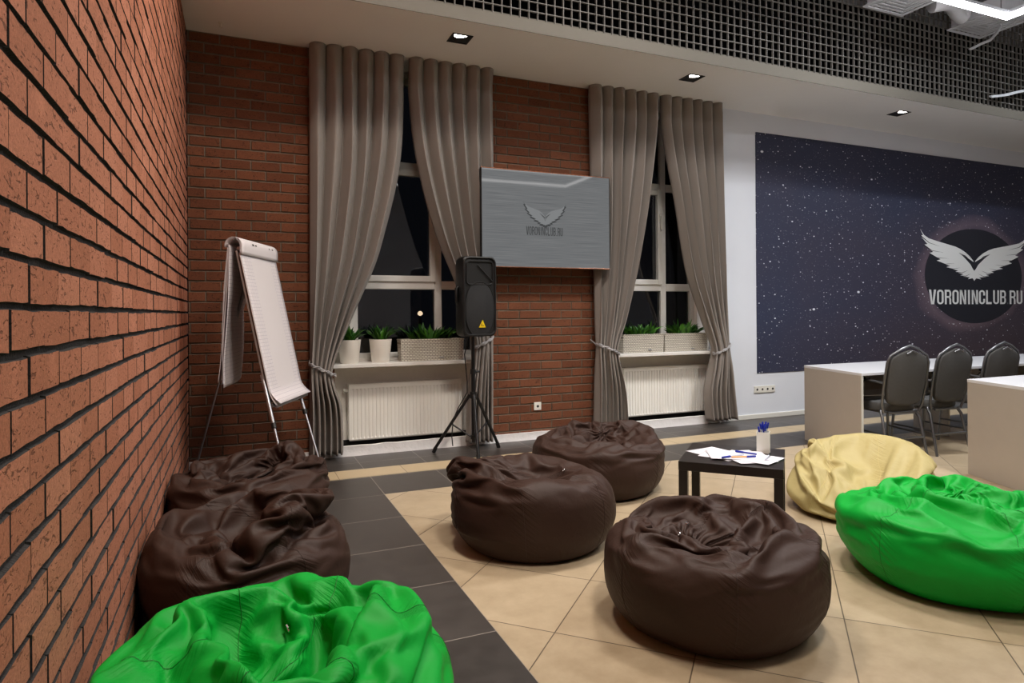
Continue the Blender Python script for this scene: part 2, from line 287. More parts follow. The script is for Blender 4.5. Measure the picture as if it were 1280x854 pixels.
# ------------------------------------------------------------------ mesh helpers
class MB:
    def __init__(s): s.v = []; s.f = []; s.mi = []; s.T = Matrix(); s.m = 0
    def put(s, vs, fs):
        b = len(s.v); s.v += [tuple(s.T @ Vector(v)) for v in vs]; s.f += [tuple(b+i for i in f) for f in fs]; s.mi += [s.m]*len(fs); return s
    def box(s, a, b):
        (x0, y0, z0), (x1, y1, z1) = a, b
        return s.put([(x0, y0, z0), (x1, y0, z0), (x1, y1, z0), (x0, y1, z0), (x0, y0, z1), (x1, y0, z1), (x1, y1, z1), (x0, y1, z1)],
                     [(0, 3, 2, 1), (4, 5, 6, 7), (0, 1, 5, 4), (1, 2, 6, 5), (2, 3, 7, 6), (3, 0, 4, 7)])
    def prism(s, pts, z0, z1):       # plan polygon (counter-clockwise), extruded upwards
        n = len(pts)
        return s.put([(x, y, z0) for x, y in pts]+[(x, y, z1) for x, y in pts],
                     [tuple(range(n))[::-1], tuple(range(n, 2*n))]+[(k, (k+1) % n, n+(k+1) % n, n+k) for k in range(n)])
    def tube(s, path, r, n=10, closed=False, flat=1.0):
        P = [Vector(p) for p in path]; k = len(P); rs = r if isinstance(r, (list, tuple)) else [r]*k
        vs, fs = [], []; up = None
        for i, p in enumerate(P):
            a = P[(i-1) % k] if (closed or i) else p; c = P[(i+1) % k] if (closed or i < k-1) else p
            d = (c-a).normalized()
            if up is None: up = d.orthogonal().normalized()
            up = (up-d*up.dot(d)); up = up.normalized() if up.length > 1e-6 else d.orthogonal().normalized()
            sd = d.cross(up)
            for j in range(n):
                t = 2*PI*j/n; vs.append(p+up*math.cos(t)*rs[i]+sd*math.sin(t)*rs[i]*flat)
        for i in range(k if closed else k-1):
            for j in range(n):
                a = i*n+j; b2 = i*n+(j+1) % n; c = ((i+1) % k)*n+(j+1) % n; d = ((i+1) % k)*n+j
                fs.append((a, b2, c, d))
        if not closed: fs += [tuple(range(n))[::-1], tuple(range((k-1)*n, k*n))]
        return s.put(vs, fs)
    def lathe(s, prof, c=(0, 0), n=32):
        vs = []; fs = []
        for r, z in prof:
            for j in range(n): vs.append((c[0]+r*math.cos(2*PI*j/n), c[1]+r*math.sin(2*PI*j/n), z))
        for i in range(len(prof)-1):
            for j in range(n): fs.append((i*n+j, i*n+(j+1) % n, (i+1)*n+(j+1) % n, (i+1)*n+j))
        fs += [tuple(range(n))[::-1], tuple(range((len(prof)-1)*n, len(prof)*n))]
        return s.put(vs, fs)
    def build(s, name, m, parent=None, bevel=0, smooth=False, seg=2):
        me = bpy.data.meshes.new(name); me.from_pydata(s.v, [], s.f)
        for x in (m if isinstance(m, (list, tuple)) else [m]): me.materials.append(M[x] if isinstance(x, str) else x)
        me.polygons.foreach_set('material_index', s.mi)
        if smooth: me.polygons.foreach_set('use_smooth', [True]*len(me.polygons))
        me.update(); o = bpy.data.objects.new(name, me); COL.objects.link(o)
        if parent: o.parent = parent
        if bevel:
            md = o.modifiers.new('bevel', 'BEVEL'); md.width = bevel; md.segments = seg; md.limit_method = 'ANGLE'; md.harden_normals = False
        if smooth:
            try:
                me.set_sharp_from_angle(angle=math.radians(40))
            except Exception: pass
        return o
def tag(o, label, cat, group=None):
    o['label'] = label; o['category'] = cat
    if group: o['group'] = group
    return o
def thing(name, label, cat, loc=(0, 0, 0), rz=0, group=None):
    o = bpy.data.objects.new(name, None); COL.objects.link(o); o.location = loc; o.rotation_euler = (0, 0, rz); o.empty_display_size = .1
    return tag(o, label, cat, group)
def struct(o): o['kind'] = 'structure'; return o
def dup(root, loc, rz, label, group=None):
    def cp(o, par):
        c = o.copy(); COL.objects.link(c)
        if par: c.parent = par
        for ch in [x for x in bpy.data.objects if x.parent == o]: cp(ch, c)
        return c
    r = cp(root, None); r.location = loc; r.rotation_euler = (0, 0, rz); r['label'] = label
    if group: r['group'] = group
    return r
# ================================================================== THE ROOM
XL, YB, ZC, XR, YF, ZT = -.35, 5.55, 3.40, 13.0, -4.6, 4.7
def flat(name, pts, m, kind=True):
    b = MB(); n = len(pts); b.put(pts, [tuple(range(n))]); o = b.build(name, m)
    if kind: struct(o)
    return o
# floor: beige field, dark border band along both walls, beige inlay strip
flat('floor', [(.89, YF, 0), (XR, YF, 0), (XR, 4.275, 0), (.89, 4.275, 0)], 'beige')
b = MB()
b.put([(XL-.3, YF, 0), (.89, YF, 0), (.89, 4.275, 0), (XL-.3, 4.275, 0)], [(0, 1, 2, 3)])
b.put([(XL-.3, 4.275, 0), (XR, 4.275, 0), (XR, 4.785, 0), (XL-.3, 4.785, 0)], [(0, 1, 2, 3)])
b.put([(XL-.3, 4.785, 0), (.53, 4.785, 0), (.53, 5.045, 0), (XL-.3, 5.045, 0)], [(0, 1, 2, 3)])
b.put([(XL-.3, 5.045, 0), (XR, 5.045, 0), (XR, 6.1, 0), (XL-.3, 6.1, 0)], [(0, 1, 2, 3)])
o = b.build('floor_border', 'dark'); struct(o)
flat('floor_strip', [(.53, 4.785, 0), (XR, 4.785, 0), (XR, 5.045, 0), (.53, 5.045, 0)], 'strip')

def brick_wall(name, origin, udir, ndir, u0, u1, z0, z1, pu, pz, ju, jz, gu, gz, uph, zph, mats, depth=.012, jit=.0015):
    """real bricks standing proud of a mortar bed; u runs along the wall, n out of it"""
    vs, fs, mi, tint = [], [], [], []
    def P(u, z, n):
        q = origin+udir*u+ndir*n; return (q.x, q.y, z)
    b0 = [P(u0, z0, 0), P(u1, z0, 0), P(u1, z1, 0), P(u0, z1, 0)]
    vs += b0; fs.append((0, 1, 2, 3)); mi.append(1); tint += [.5]*4
    rnd = random.Random(name)
    k0 = int(math.floor((z0-zph)/pz)); k1 = int(math.ceil((z1-zph)/pz))
    for k in range(k0, k1):
        za = zph+k*pz+gz/2; zb = zph+(k+1)*pz-gz/2
        off = uph+(pu/2 if k % 2 else 0)
        i0 = int(math.floor((u0-off)/pu))-1; i1 = int(math.ceil((u1-off)/pu))+1
        for i in range(i0, i1):
            ua = off+i*pu+gu/2; ub = off+(i+1)*pu-gu/2
            a, c = max(ua, u0), min(ub, u1)
            zz0, zz1 = max(za+rnd.uniform(-jit, jit), z0), min(zb+rnd.uniform(-jit, jit), z1)
            if c-a < .008 or zz1-zz0 < .01: continue
            t = rnd.random(); e = .003
            d = depth+rnd.uniform(-.002, .002)
            nseg = 5
            base = len(vs)
            # front face as a small grid so its edges can wander a little
            us = [a+(c-a)*q/nseg for q in range(nseg+1)]
            wob0 = [rnd.uniform(-jit, jit) for _ in us]; wob1 = [rnd.uniform(-jit, jit) for _ in us]
            for q, u in enumerate(us): vs.append(P(u, zz0+wob0[q], 0)); tint.append(t)
            for q, u in enumerate(us):
                uu = min(max(u, a+e), c-e); vs.append(P(uu, zz0+wob0[q]+e, d)); tint.append(t)
            for q, u in enumerate(us):
                uu = min(max(u, a+e), c-e); vs.append(P(uu, zz1+wob1[q]-e, d)); tint.append(t)
            for q, u in enumerate(us): vs.append(P(u, zz1+wob1[q], 0)); tint.append(t)
            w = nseg+1
            for r in range(3):
                for q in range(nseg): fs.append((base+r*w+q, base+r*w+q+1, base+(r+1)*w+q+1, base+(r+1)*w+q)); mi.append(0 if r == 1 else 1)
            fs.append((base, base+w, base+2*w, base+3*w)); mi.append(1)
            fs.append((base+nseg, base+3*w+nseg, base+2*w+nseg, base+w+nseg)); mi.append(1)
    me = bpy.data.meshes.new(name); me.from_pydata(vs, [], fs)
    for x in mats: me.materials.append(M[x])
    me.polygons.foreach_set('material_index', mi)
    at = me.attributes.new('tint', 'FLOAT', 'POINT'); at.data.foreach_set('value', tint); me.update()
    o = bpy.data.objects.new(name, me); COL.objects.link(o); struct(o); return o
brick_wall('wall_left', Vector((XL-.012, 0, 0)), Vector((0, 1, 0)), Vector((1, 0, 0)), YF, YB, 0, ZT, .2125, .0855, 0, 0, .0022, .0105, 1.439-.2125*30, 1.217-.0855*30, ('brick_l', 'mortar_dark'), .009, .0018)
NX1, NX2, NX3, NX4, WX = .745, 2.12, 3.50, 4.86, 4.86
for nm_, x0, x1 in (('wall_back', XL, NX1), ('wall_back_pillar', NX2, NX3)):
    o = brick_wall(nm_, Vector((0, YB+.01, 0)), Vector((1, 0, 0)), Vector((0, -1, 0)), x0, x1, .0, ZC, .2215, .0806, 0, 0, .006, .0095, 2.322-.2215*20, 1.22-.0806*30, ('brick_b', 'mortar_grey'), .010, .0012)
b = MB(); b.box((WX, YB, 0), (XR, YB+.4, ZT)); struct(b.build('wall_back_white', 'plaster'))
# window niches: reveals, apron wall under the sill, lintel
b = MB()
for x0, x1 in ((NX1, NX2), (NX3, NX4)):
    b.box((x0-.35, YB+.012, 0), (x0, 6.02, ZC+.5)); 
    if x1 < 4: b.box((x1, YB+.012, 0), (x1+.35, 6.02, ZC+.5))
    b.box((x0, 5.80, .03), (x1, 6.02, .80))
    b.box((x0, 5.80, 3.36), (x1, 6.02, ZC+.5))
b.box((NX1, 5.80, .80), (.93, 6.02, 3.36)); b.box((4.70, 5.80, .80), (NX4, 6.02, 3.36))
struct(b.build('wall_niche', 'reveal'))
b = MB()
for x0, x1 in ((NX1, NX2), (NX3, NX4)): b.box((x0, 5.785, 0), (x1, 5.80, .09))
struct(b.build('niche_gap_shade', 'hole'))  # dark strip painting the shaded gap at the niche foot
# soffit with a small upstand, main ceiling, plenum shade painted near-black behind the grid
b = MB(); b.box((XL, 4.606, ZC), (XR, 6.02, 3.49)); struct(b.build('ceiling_soffit', 'soffit'))
b = MB(); b.box((XL, 4.60, ZC), (XR, 4.606, 3.50)); b.box((XL, 4.72, 3.492), (XR, 4.73, 3.57)); struct(b.build('trim_2', 'fascia'))
b = MB(); b.box((XL, 4.74, 3.4905), (XR, 6.02, 3.50)); struct(b.build('ceiling_soffit_shade', 'void'))  # near-black sheet keeps the soffit top looking unlit
b = MB(); b.box((XL-.3, YF, ZT), (XR, 6.1, ZT+.1)); struct(b.build('ceiling', 'ceil'))
flat('wall_plenum', [(XL, 5.3, 3.5), (XR, 5.3, 3.5), (XR, 5.3, ZT), (XL, 5.3, ZT)], 'void')
b = MB(); b.box((XL-.3, YF-.1, 0), (XR, YF, ZT)); struct(b.build('wall_front', 'plaster'))
b = MB(); b.box((XR, YF, 0), (XR+.1, 6, ZT)); struct(b.build('wall_right', 'plaster'))
# open-cell grid screen standing on the soffit edge
t = tag(bpy.data.objects.new('cell_grid', None), 'dark grey open-cell metal grid screen above the white soffit', 'grid screen'); COL.objects.link(t); t.location = (0, 4.62, 3.5)
b = MB(); cs = .0765; gx0, gx1 = .6, 11.4
x = gx0
while x < gx1: b.box((x-.0032, 0, 0), (x+.0032, .020, 1.19)); x += cs
b.build('upright_slats', 'grid', t)
b = MB(); z = .0765
while z < 1.19: b.box((gx0, -.001, z-.0028), (gx1, .016, z+.0028)); z += cs
b.build('cross_slats', 'grid', t)
# baseboard wrapped in white film
def wavy_board(name, x0, x1, y, h):
    b = MB(); n = max(4, int((x1-x0)/.03)); vs = []; fs = []; rnd = random.Random(name)
    for i in range(n+1):
        x = x0+(x1-x0)*i/n; w = noise.noise(Vector((x*6, 3, 0)))*.008; w2 = noise.noise(Vector((x*9, 9, 0)))*.006
        vs += [(x, y-.022+w, 0), (x, y-.016+w2, h*.5), (x, y-.02+w, h+w2), (x, y+.012, h+w2*.6), (x, y+.012, 0)]
    for i in range(n):
        for k in range(4): a = i*5+k; fs.append((a, a+5, a+6, a+1))
    b.put(vs, fs); o = b.build(name, 'base', smooth=True); return struct(o)
wavy_board('baseboard_back', XL, NX1, YB-.005, .065)
wavy_board('baseboard_niche', NX1, NX2, YB, .085)
wavy_board('baseboard_pillar', NX2, NX3, YB-.005, .07)
wavy_board('baseboard_niche', NX3, NX4, YB, .085)
b = MB(); b.box((NX4, YB-.014, 0), (XR, YB, .05)); struct(b.build('baseboard_right', 'white', bevel=.003))

# windows -----------------------------------------------------------
def window(idx, x0, x1, mull, left_open):
    yf = 5.85; fw = .06; z0, z1 = .785, 3.36
    root = bpy.data.objects.new('window_%d' % idx, None); COL.objects.link(root); root.location = (x0, yf, z0); root['kind'] = 'structure'
    W, H = x1-x0, z1-z0; mx = mull-x0; zt1 = 1.46-z0; zt2 = 2.55-z0
    b = MB()
    b.box((0, 0, 0), (fw, .07, H)); b.box((W-fw, 0, 0), (W, .07, H)); b.box((fw, 0, 0), (W-fw, .07, fw)); b.box((fw, 0, H-fw), (W-fw, .07, H))
    b.box((mx-.035, .002, fw), (mx+.035, .07, H-fw))
    for z in (zt1, zt2):
        b.box((fw, .001, z-.04), (mx-.035, .07, z+.04)); b.box((mx+.035, .001, z-.04), (W-fw, .07, z+.04))
    b.build('window_frame', 'pvc', root, bevel=.006)
    # opening sash with its own frame and handle
    b = MB(); sx0, sx1 = (fw-.012, mx-.025); a0, a1 = zt1+.03, zt2-.03
    s = .055
    for p, q in (((sx0, a0), (sx0+s, a1)), ((sx1-s, a0), (sx1, a1)), ((sx0+s, a0), (sx1-s, a0+s)), ((sx0+s, a1-s), (sx1-s, a1))):
        b.box((p[0], -.018, p[1]), (q[0], .03, q[1]))
    sash = b.build('window_sash', 'pvc', root, bevel=.005)
    hb = MB(); hb.box((sx1-.04, -.03, (a0+a1)/2+.18), (sx1-.015, -.018, (a0+a1)/2+.25)); hb.box((sx1-.036, -.05, (a0+a1)/2+.08), (sx1-.019, -.03, (a0+a1)/2+.235)); hb.build('handle', 'white', sash, bevel=.003)
    b = MB(); zs = [fw, zt1-.04, zt1+.04, zt2-.04, zt2+.04, H-fw]
    for k in (0, 2, 4):
        b.box((fw, .03, zs[k]), (mx-.035, .036, zs[k+1])); b.box((mx+.035, .03, zs[k]), (W-fw, .036, zs[k+1]))
    b.build('glass_pane', 'glass', root)
window(1, .93, 2.12, 1.735, True)
window(2, 3.50, 4.70, 4.29, True)
# window sills
for i, (x0, x1) in enumerate(((NX1-.03, NX2), (NX3-.03, NX4))):
    b = MB(); b.box((x0, 5.512, .742), (x1, 5.86, .775)); o = b.build('sill_%d' % (i+1), 'pvc', bevel=.006, seg=3); struct(o)
# the dark street outside
flat('exterior_ground', [(-20, 6.2, -.6), (40, 6.2, -.6), (40, 60, -.6), (-20, 60, -.6)], 'void')
t = thing('street_lamp', 'small warm street lamp glowing outside behind the left window', 'street lamp', (3.20, 12.0, -.6))
b = MB(); b.tube([(0, 0, 0), (0, 0, 1.72)], .03, 10); b.build('pole', 'blackm', t)
b = MB(); b.lathe([(.01, 1.75), (.045, 1.77), (.05, 1.80), (.03, 1.83), (.01, 1.84)], n=16); b.build('lamp_head', 'nightlamp', t, smooth=True)

# mural -------------------------------------------------------------
MX0 = 5.315; MZ0, MZ1 = .5, 3.19
t = thing('wall_mural', 'dark starry night sky mural with white winged emblem on the white wall', 'mural', (MX0, YB-.001, 0))
b = MB(); b.box((0, -.004, MZ0), (7.2, 0, MZ1)); b.build('starry_panel', 'stars', t)
def wpt(cx, cy):   # measured on the mural, metres from its left edge
    p = on_wall(1120+cx/6.1, 260+cy/6.1, 5.54); return (p.x-MX0, p.z)
def plate(name, polys, m, parent, y0, th):
    b = MB()
    for pts in polys:
        n = len(pts); area = sum(pts[i][0]*pts[(i+1) % n][1]-pts[(i+1) % n][0]*pts[i][1] for i in range(n))
        if area < 0: pts = pts[::-1]
        vs = [(x, y0-th, z) for x, z in pts]+[(x, y0, z) for x, z in pts]
        b.put(vs, [tuple(range(n)), tuple(range(n, 2*n))[::-1]]+[(k, n+k, n+(k+1) % n, (k+1) % n) for k in range(n)])
    return b.build(name, m, parent)
cpx, cpz = wpt(592, 540)
lx_, _ = wpt(222, 540); rx_ = 2*cpx-lx_; _, tz = wpt(592, 160); _, bz = wpt(592, 880)
plate('emblem_disc', [[((lx_+wpt(962, 540)[0])/2+(wpt(962, 540)[0]-lx_)/2*math.cos(a*PI/32), (tz+bz)/2+(tz-bz)/2*math.sin(a*PI/32)) for a in range(64)]], 'logodisc', t, -.004, .001)
# feathers of one wing in the emblem's own units: x = distance from the centre line, z up
FEATH = [
 [(-413, 220), (-372, 168), (-300, 136), (-200, 118), (-130, 96), (-70, 60), (-28, 20), (0, -2), (-6, -12), (-50, 18), (-90, 44), (-140, 62), (-200, 66), (-280, 86), (-350, 130)],
 [(-410, 168), (-352, 118), (-280, 78), (-200, 58), (-120, 46), (-60, 10), (-20, -40), (-6, -60), (-60, -58), (-120, -30), (-200, -8), (-290, 30), (-360, 90)],
 [(-392, 108), (-340, 62), (-270, 22), (-190, -14), (-110, -40), (-40, -66), (-60, -80), (-130, -72), (-220, -50), (-300, -4), (-360, 52)],
 [(-356, 50), (-290, -4), (-210, -44), (-120, -72), (-50, -84), (-30, -100), (-110, -100), (-200, -90), (-290, -42)],
 [(-302, -8), (-230, -54), (-140, -86), (-50, -102), (-24, -116), (-90, -122), (-170, -118), (-240, -76)],
 [(-232, -52), (-160, -92), (-70, -110), (-22, -122), (-60, -134), (-110, -136), (-176, -112)],
 [(-162, -84), (-100, -112), (-40, -120), (-16, -130), (-50, -146), (-104, -134)],
 [(-128, -110), (-80, -126), (-30, -130), (-14, -138), (-40, -160), (-76, -150)],
 [(-56, -136), (-24, -136), (-14, -60), (0, -44), (0, -150), (-6, -146), (-26, -162)],
]
def smooth_poly(pts, it=2):
    for _ in range(it):
        q = []
        for i in range(len(pts)):
            a, c = pts[i], pts[(i+1) % len(pts)]
            q += [(a[0]*.8+c[0]*.2, a[1]*.8+c[1]*.2), (a[0]*.2+c[0]*.8, a[1]*.2+c[1]*.8)]
        pts = q
    return pts
# body outline of a wing: smooth leading edge above, stepped feather tips below
WING = [(-413, 220), (-385, 178), (-350, 155), (-290, 138), (-200, 116), (-150, 104), (-110, 88), (-70, 64), (-35, 34), (-8, 2), (-6, -8), (-40, 14), (-80, 38), (-118, 54), (-90, 34), (-60, 4), (-30, -28), (-12, -60), (0, -76), (0, -152),
        (-8, -140), (-14, -132), (-52, -140), (-36, -126), (-120, -116), (-86, -104), (-153, -88), (-128, -76), (-226, -55), (-190, -44), (-296, -8), (-262, 4), (-350, 46), (-318, 56), (-388, 106), (-360, 112), (-412, 172), (-392, 176)]
def wing_polys(fx, fz, cx, cz):
    out = []
    for sgn in (1, -1):
        out.append([(cx+sgn*x*fx, cz+z*fz) for x, z in WING])
    return out
wl = wpt(187, 405)[0]; wr = wpt(1000, 405)[0]; wc = wpt(598, 405)[0]
fzz = (wpt(598, 185)[1]-wpt(598, 555)[1])/372
def WX_(sgn, x): return wc+(abs(x)/413)*((wl-wc) if sgn > 0 else (wr-wc))*(1 if True else 1)
polys = []
for sgn in (1, -1): polys.append([(WX_(sgn, x), wpt(598, 405)[1]+z*fzz) for x, z in WING])
plate('wing_emblem', polys, 'logo', t, -.006, .001)
SLITS = [[(-414, 174), (-348, 122), (-262, 98)], [(-388, 106), (-328, 66), (-240, 54)], [(-350, 46), (-288, 14), (-204, 12)], [(-296, -9), (-228, -31), (-158, -24)], [(-228, -55), (-168, -66), (-112, -54)],
         [(-155, -89), (-98, -93), (-50, -72)], [(-122, -116), (-68, -117), (-28, -96)], [(-120, 58), (-70, 36), (-30, -2), (-8, -44)]]
def slit_polys(fx, cz, fz):
    out = []
    for s in SLITS:
        for sgn in (1, -1):
            n = len(s); L = s; up = []; dn = []
            for i, (x, z) in enumerate(L):
                w = (7*(1-i/(n-1))+.3) if n == 3 else 5.5*math.sin(PI*(.1+.8*i/(n-1)))
                a, c = L[max(i-1, 0)], L[min(i+1, n-1)]; d = Vector((c[0]-a[0], c[1]-a[1])).normalized()
                up.append((fx(sgn, x-d.y*w*.5), cz+(z+d.x*w*.5)*fz)); dn.append((fx(sgn, x+d.y*w*.5), cz+(z-d.x*w*.5)*fz))
            out.append(up+dn[::-1])
    return out
def strips(name, polys, m, parent, y):      # thin inlays, one quad per span
    b = MB()
    for p in polys:
        n = len(p)//2
        for i in range(n-1): b.put([(p[i][0], y, p[i][1]), (p[i+1][0], y, p[i+1][1]), (p[2*n-2-i][0], y, p[2*n-2-i][1]), (p[2*n-1-i][0], y, p[2*n-1-i][1])], [(0, 1, 2, 3)])
    return b.build(name, m, parent)
strips('feather_pattern', slit_polys(WX_, wpt(598, 405)[1], fzz), 'logodisc', t, -.0074)
def letter(ch):     # condensed heavy capitals on a cell 1 wide, 1 high -> list of quads
    t = .30; q = []
    def bar(x0, z0, x1, z1): q.append([(x0, z0), (x1, z0), (x1, z1), (x0, z1)])
    def arc(cx, cz, ro_x, ro_z, ri_x, ri_z, a0, a1, n=6):
        for k in range(n):
            a, c = math.radians(a0+(a1-a0)*k/n), math.radians(a0+(a1-a0)*(k+1)/n)
            q.append([(cx+ri_x*math.cos(a), cz+ri_z*math.sin(a)), (cx+ro_x*math.cos(a), cz+ro_z*math.sin(a)), (cx+ro_x*math.cos(c), cz+ro_z*math.sin(c)), (cx+ri_x*math.cos(c), cz+ri_z*math.sin(c))])
    r, i, v = .5, .5-t, .22                # outer / inner half width, corner height
    iv = v*.45
    top = lambda: arc(.5, 1-v, r, v, i, iv, 0, 180, 10); bot = lambda: arc(.5, v, r, v, i, iv, 180, 360, 10)
    if ch == 'O': bar(0, v, t, 1-v); bar(1-t, v, 1, 1-v); top(); bot()
    if ch == 'C': bar(0, v, t, 1-v); bar(1-t, .62, 1, 1-v); bar(1-t, v, 1, .38); top(); bot()
    if ch == 'U': bar(0, v, t, 1); bar(1-t, v, 1, 1); bot()
    if ch == 'I': bar(.5-t/2, 0, .5+t/2, 1)
    if ch == 'L': bar(0, 0, t, 1); bar(t, 0, .92, .15)
    if ch == 'N': bar(0, 0, t*.9, 1); bar(1-t*.9, 0, 1, 1); q.append([(1-t*1.15, 0), (1-t*.4, 0), (t*1.15, 1), (t*.4, 1)])
    if ch == 'V': q.append([(.5-t*.75, 0), (.5+.04, 0), (t, 1), (-.04, 1)]); q.append([(.5-.04, 0), (.5+t*.75, 0), (1.04, 1), (1-t, 1)])
    if ch in 'RB':
        bar(0, 0, t, 1); bar(t, .87, .6, 1); arc(.6, .87-.13, .4, .26, .12, .13, 0, 90); bar(1-.28, .66, 1, .74); arc(.6, .66, .4, .22, .12, .09, 270, 360); bar(t, .44, .6, .57)
    if ch == 'R': bar(1-.30, 0, 1-.01, .30); arc(.6, .30, .39, .22, .10, .12, 0, 90)
    if ch == 'B': arc(.6, .26+.0, .4, .26, .12, .13, 270, 360); bar(1-.28, .26, 1, .32); arc(.6, .32, .4, .22, .12, .12, 0, 90); bar(t, 0, .6, .13)
    return q
def block_text(s, name, m, parent, w, h, x, z, y):
    adv = {'I': .55, '.': .5}; gap = .17; tot = sum(adv.get(c, 1) for c in s)+gap*(len(s)-1); u = w/tot; cx = x; b = MB()
    for c in s:
        a = adv.get(c, 1)
        if c == '.': b.put([(cx+u*.1, y, z), (cx+u*.4, y, z), (cx+u*.4, y, z+h*.14), (cx+u*.1, y, z+h*.14)], [(0, 1, 2, 3)])
        else:
            for q in letter(c):
                off = -.225*u if c == 'I' else 0
                b.put([(cx+off+px*u, y, z+pz*h) for px, pz in q], [(0, 1, 2, 3)])
        cx += (a+gap)*u
    return b.build(name, m, parent)
tx0, tzb = wpt(255, 735); tx1, tzt = wpt(965, 630)
dotx = wpt(853, 735)[0]
block_text('VORONINCLUB', 'lettering', 'logo', t, wpt(840, 735)[0]-tx0, tzt-tzb, tx0, tzb, -.0068)
block_text('RU', 'lettering', 'logo', t, tx1-wpt(868, 735)[0], tzt-tzb, wpt(868, 735)[0], tzb, -.0068)
b = MB(); b.box((dotx-.012, -.007, tzb), (dotx+.014, -.006, tzb+.022)); b.build('lettering_dot', 'logogrey', t)

# lights ------------------------------------------------------------
def ring_light(label, x0, x1, y0, y1, z, lit='led'):
    t = thing('led_ring_light', label, 'ceiling light', ((x0+x1)/2, (y0+y1)/2, z), 0, 'rectangular LED ring lights')
    w, h = (x1-x0)/2, (y1-y0)/2; s = .035
    b = MB()
    for c0, c1 in (((-w, -h), (w, -h+s)), ((-w, h-s), (w, h)), ((-w, -h+s), (-w+s, h-s)), ((w-s, -h+s), (w, h-s))): b.box((c0[0], c0[1], 0), (c1[0], c1[1], .045))
    b.build('light_diffuser', lit, t)
    b = MB()
    q = .008
    for c0, c1 in (((-w+q, -h+q), (w-q, -h+s-q)), ((-w+q, h-s+q), (w-q, h-q)), ((-w+q, -h+s-q), (-w+s-q, h-s+q)), ((w-s+q, -h+s-q), (w-q, h-s+q))): b.box((c0[0], c0[1], .0455), (c1[0], c1[1], .08))
    b.build('light_housing', 'alu', t)
    for sx in (-.96, -.3, .3, .96):
        b = MB(); b.tube([(sx*w, h-s/2, .07), (sx*w, h-s/2, ZT-z)], .003, 6); b.build('suspension_wire', 'blackm', t)
ring_light('white LED ring light hanging at the top right corner', .9, 6.64, 2.62, 3.74, 3.9)
ring_light('white LED ring light behind, mirrored in the wall screen', .9, 6.56, -1.72, -.60, 3.9, 'led_dim')
def downlight(x, y, label, twist=0):
    t = thing('recessed_downlight', label, 'downlight', (x, y, ZC), twist, 'square downlights in the soffit'); s = .085
    b = MB()
    for c0, c1 in (((-s, -s), (s, -s+.012)), ((-s, s-.012), (s, s)), ((-s, -s+.012), (-s+.012, s-.012)), ((s-.012, -s+.012), (s, s-.012))): b.box((c0[0], c0[1], -.006), (c1[0], c1[1], .0))
    b.build('trim_frame', 'blackm', t)
    b = MB(); b.box((-s+.012, -s+.012, -.002), (s-.012, s-.012, -.0005)); b.build('black_baffle', 'hole', t)
    b = MB(); b.put([(-.066, -.066, -.003), (.040, -.066, -.003), (.012, -.030, -.004), (-.030, -.012, -.004), (-.060, -.036, -.003)], [(0, 4, 3, 2, 1)]); b.build('lamp_reflector', 'spot', t)
downlight(1.655, 4.92, 'square black downlight above the left window curtain')
downlight(3.955, 4.93, 'square black downlight above the second window curtains')
downlight(6.83, 4.95, 'square black downlight above the starry mural')
def lamp(name, loc, power, col, size, spread, sy=None):
    l = bpy.data.lights.new(name, 'AREA'); l.energy = power; l.color = col; l.size = size; l.spread = math.radians(spread)
    if sy: l.shape = 'RECTANGLE'; l.size_y = sy
    o = bpy.data.objects.new(name, l); COL.objects.link(o); o.location = loc; return o
# unseen area lights added overhead to lift floor, bags and walls
lamp('overhead_fill', (.75, 3.0, 4.6), 62, (1, .87, .74), .5, 150)
lamp('overhead_fill', (2.9, 3.0, 4.6), 72, (1, .93, .86), .5, 150)
lamp('overhead_fill', (5.4, 3.0, 4.6), 78, (.96, .98, 1), .5, 150)
lamp('overhead_fill', (8.4, 3.0, 4.6), 150, (.93, .97, 1), .5, 150)
lamp('overhead_fill', (1.2, .3, 4.6), 28, (1, .88, .76), .5, 112)
lamp('overhead_fill', (4.2, .3, 4.6), 20, (1, .95, .9), .5, 112)
for x_, p_, c_ in ((1.6, 14, (1, .9, .8)), (4.4, 13, (1, .95, .9))):    # unseen lights added to brighten the lower window wall and radiators
    lamp('wall_wash_fill', (x_, .6, 4.55), p_, c_, .35, 64).rotation_euler = (math.radians(36), 0, 0)
t = thing('sprinkler_head', 'tiny white sprinkler on the soffit in the left corner', 'sprinkler', (-.10, 5.33, ZC))
b = MB(); b.lathe([(.022, -.001), (.022, -.006), (.008, -.010), (.008, -.028), (.014, -.030), (.014, -.034), (.002, -.036)], n=16); b.build('sprinkler_body', 'white', t, smooth=True)
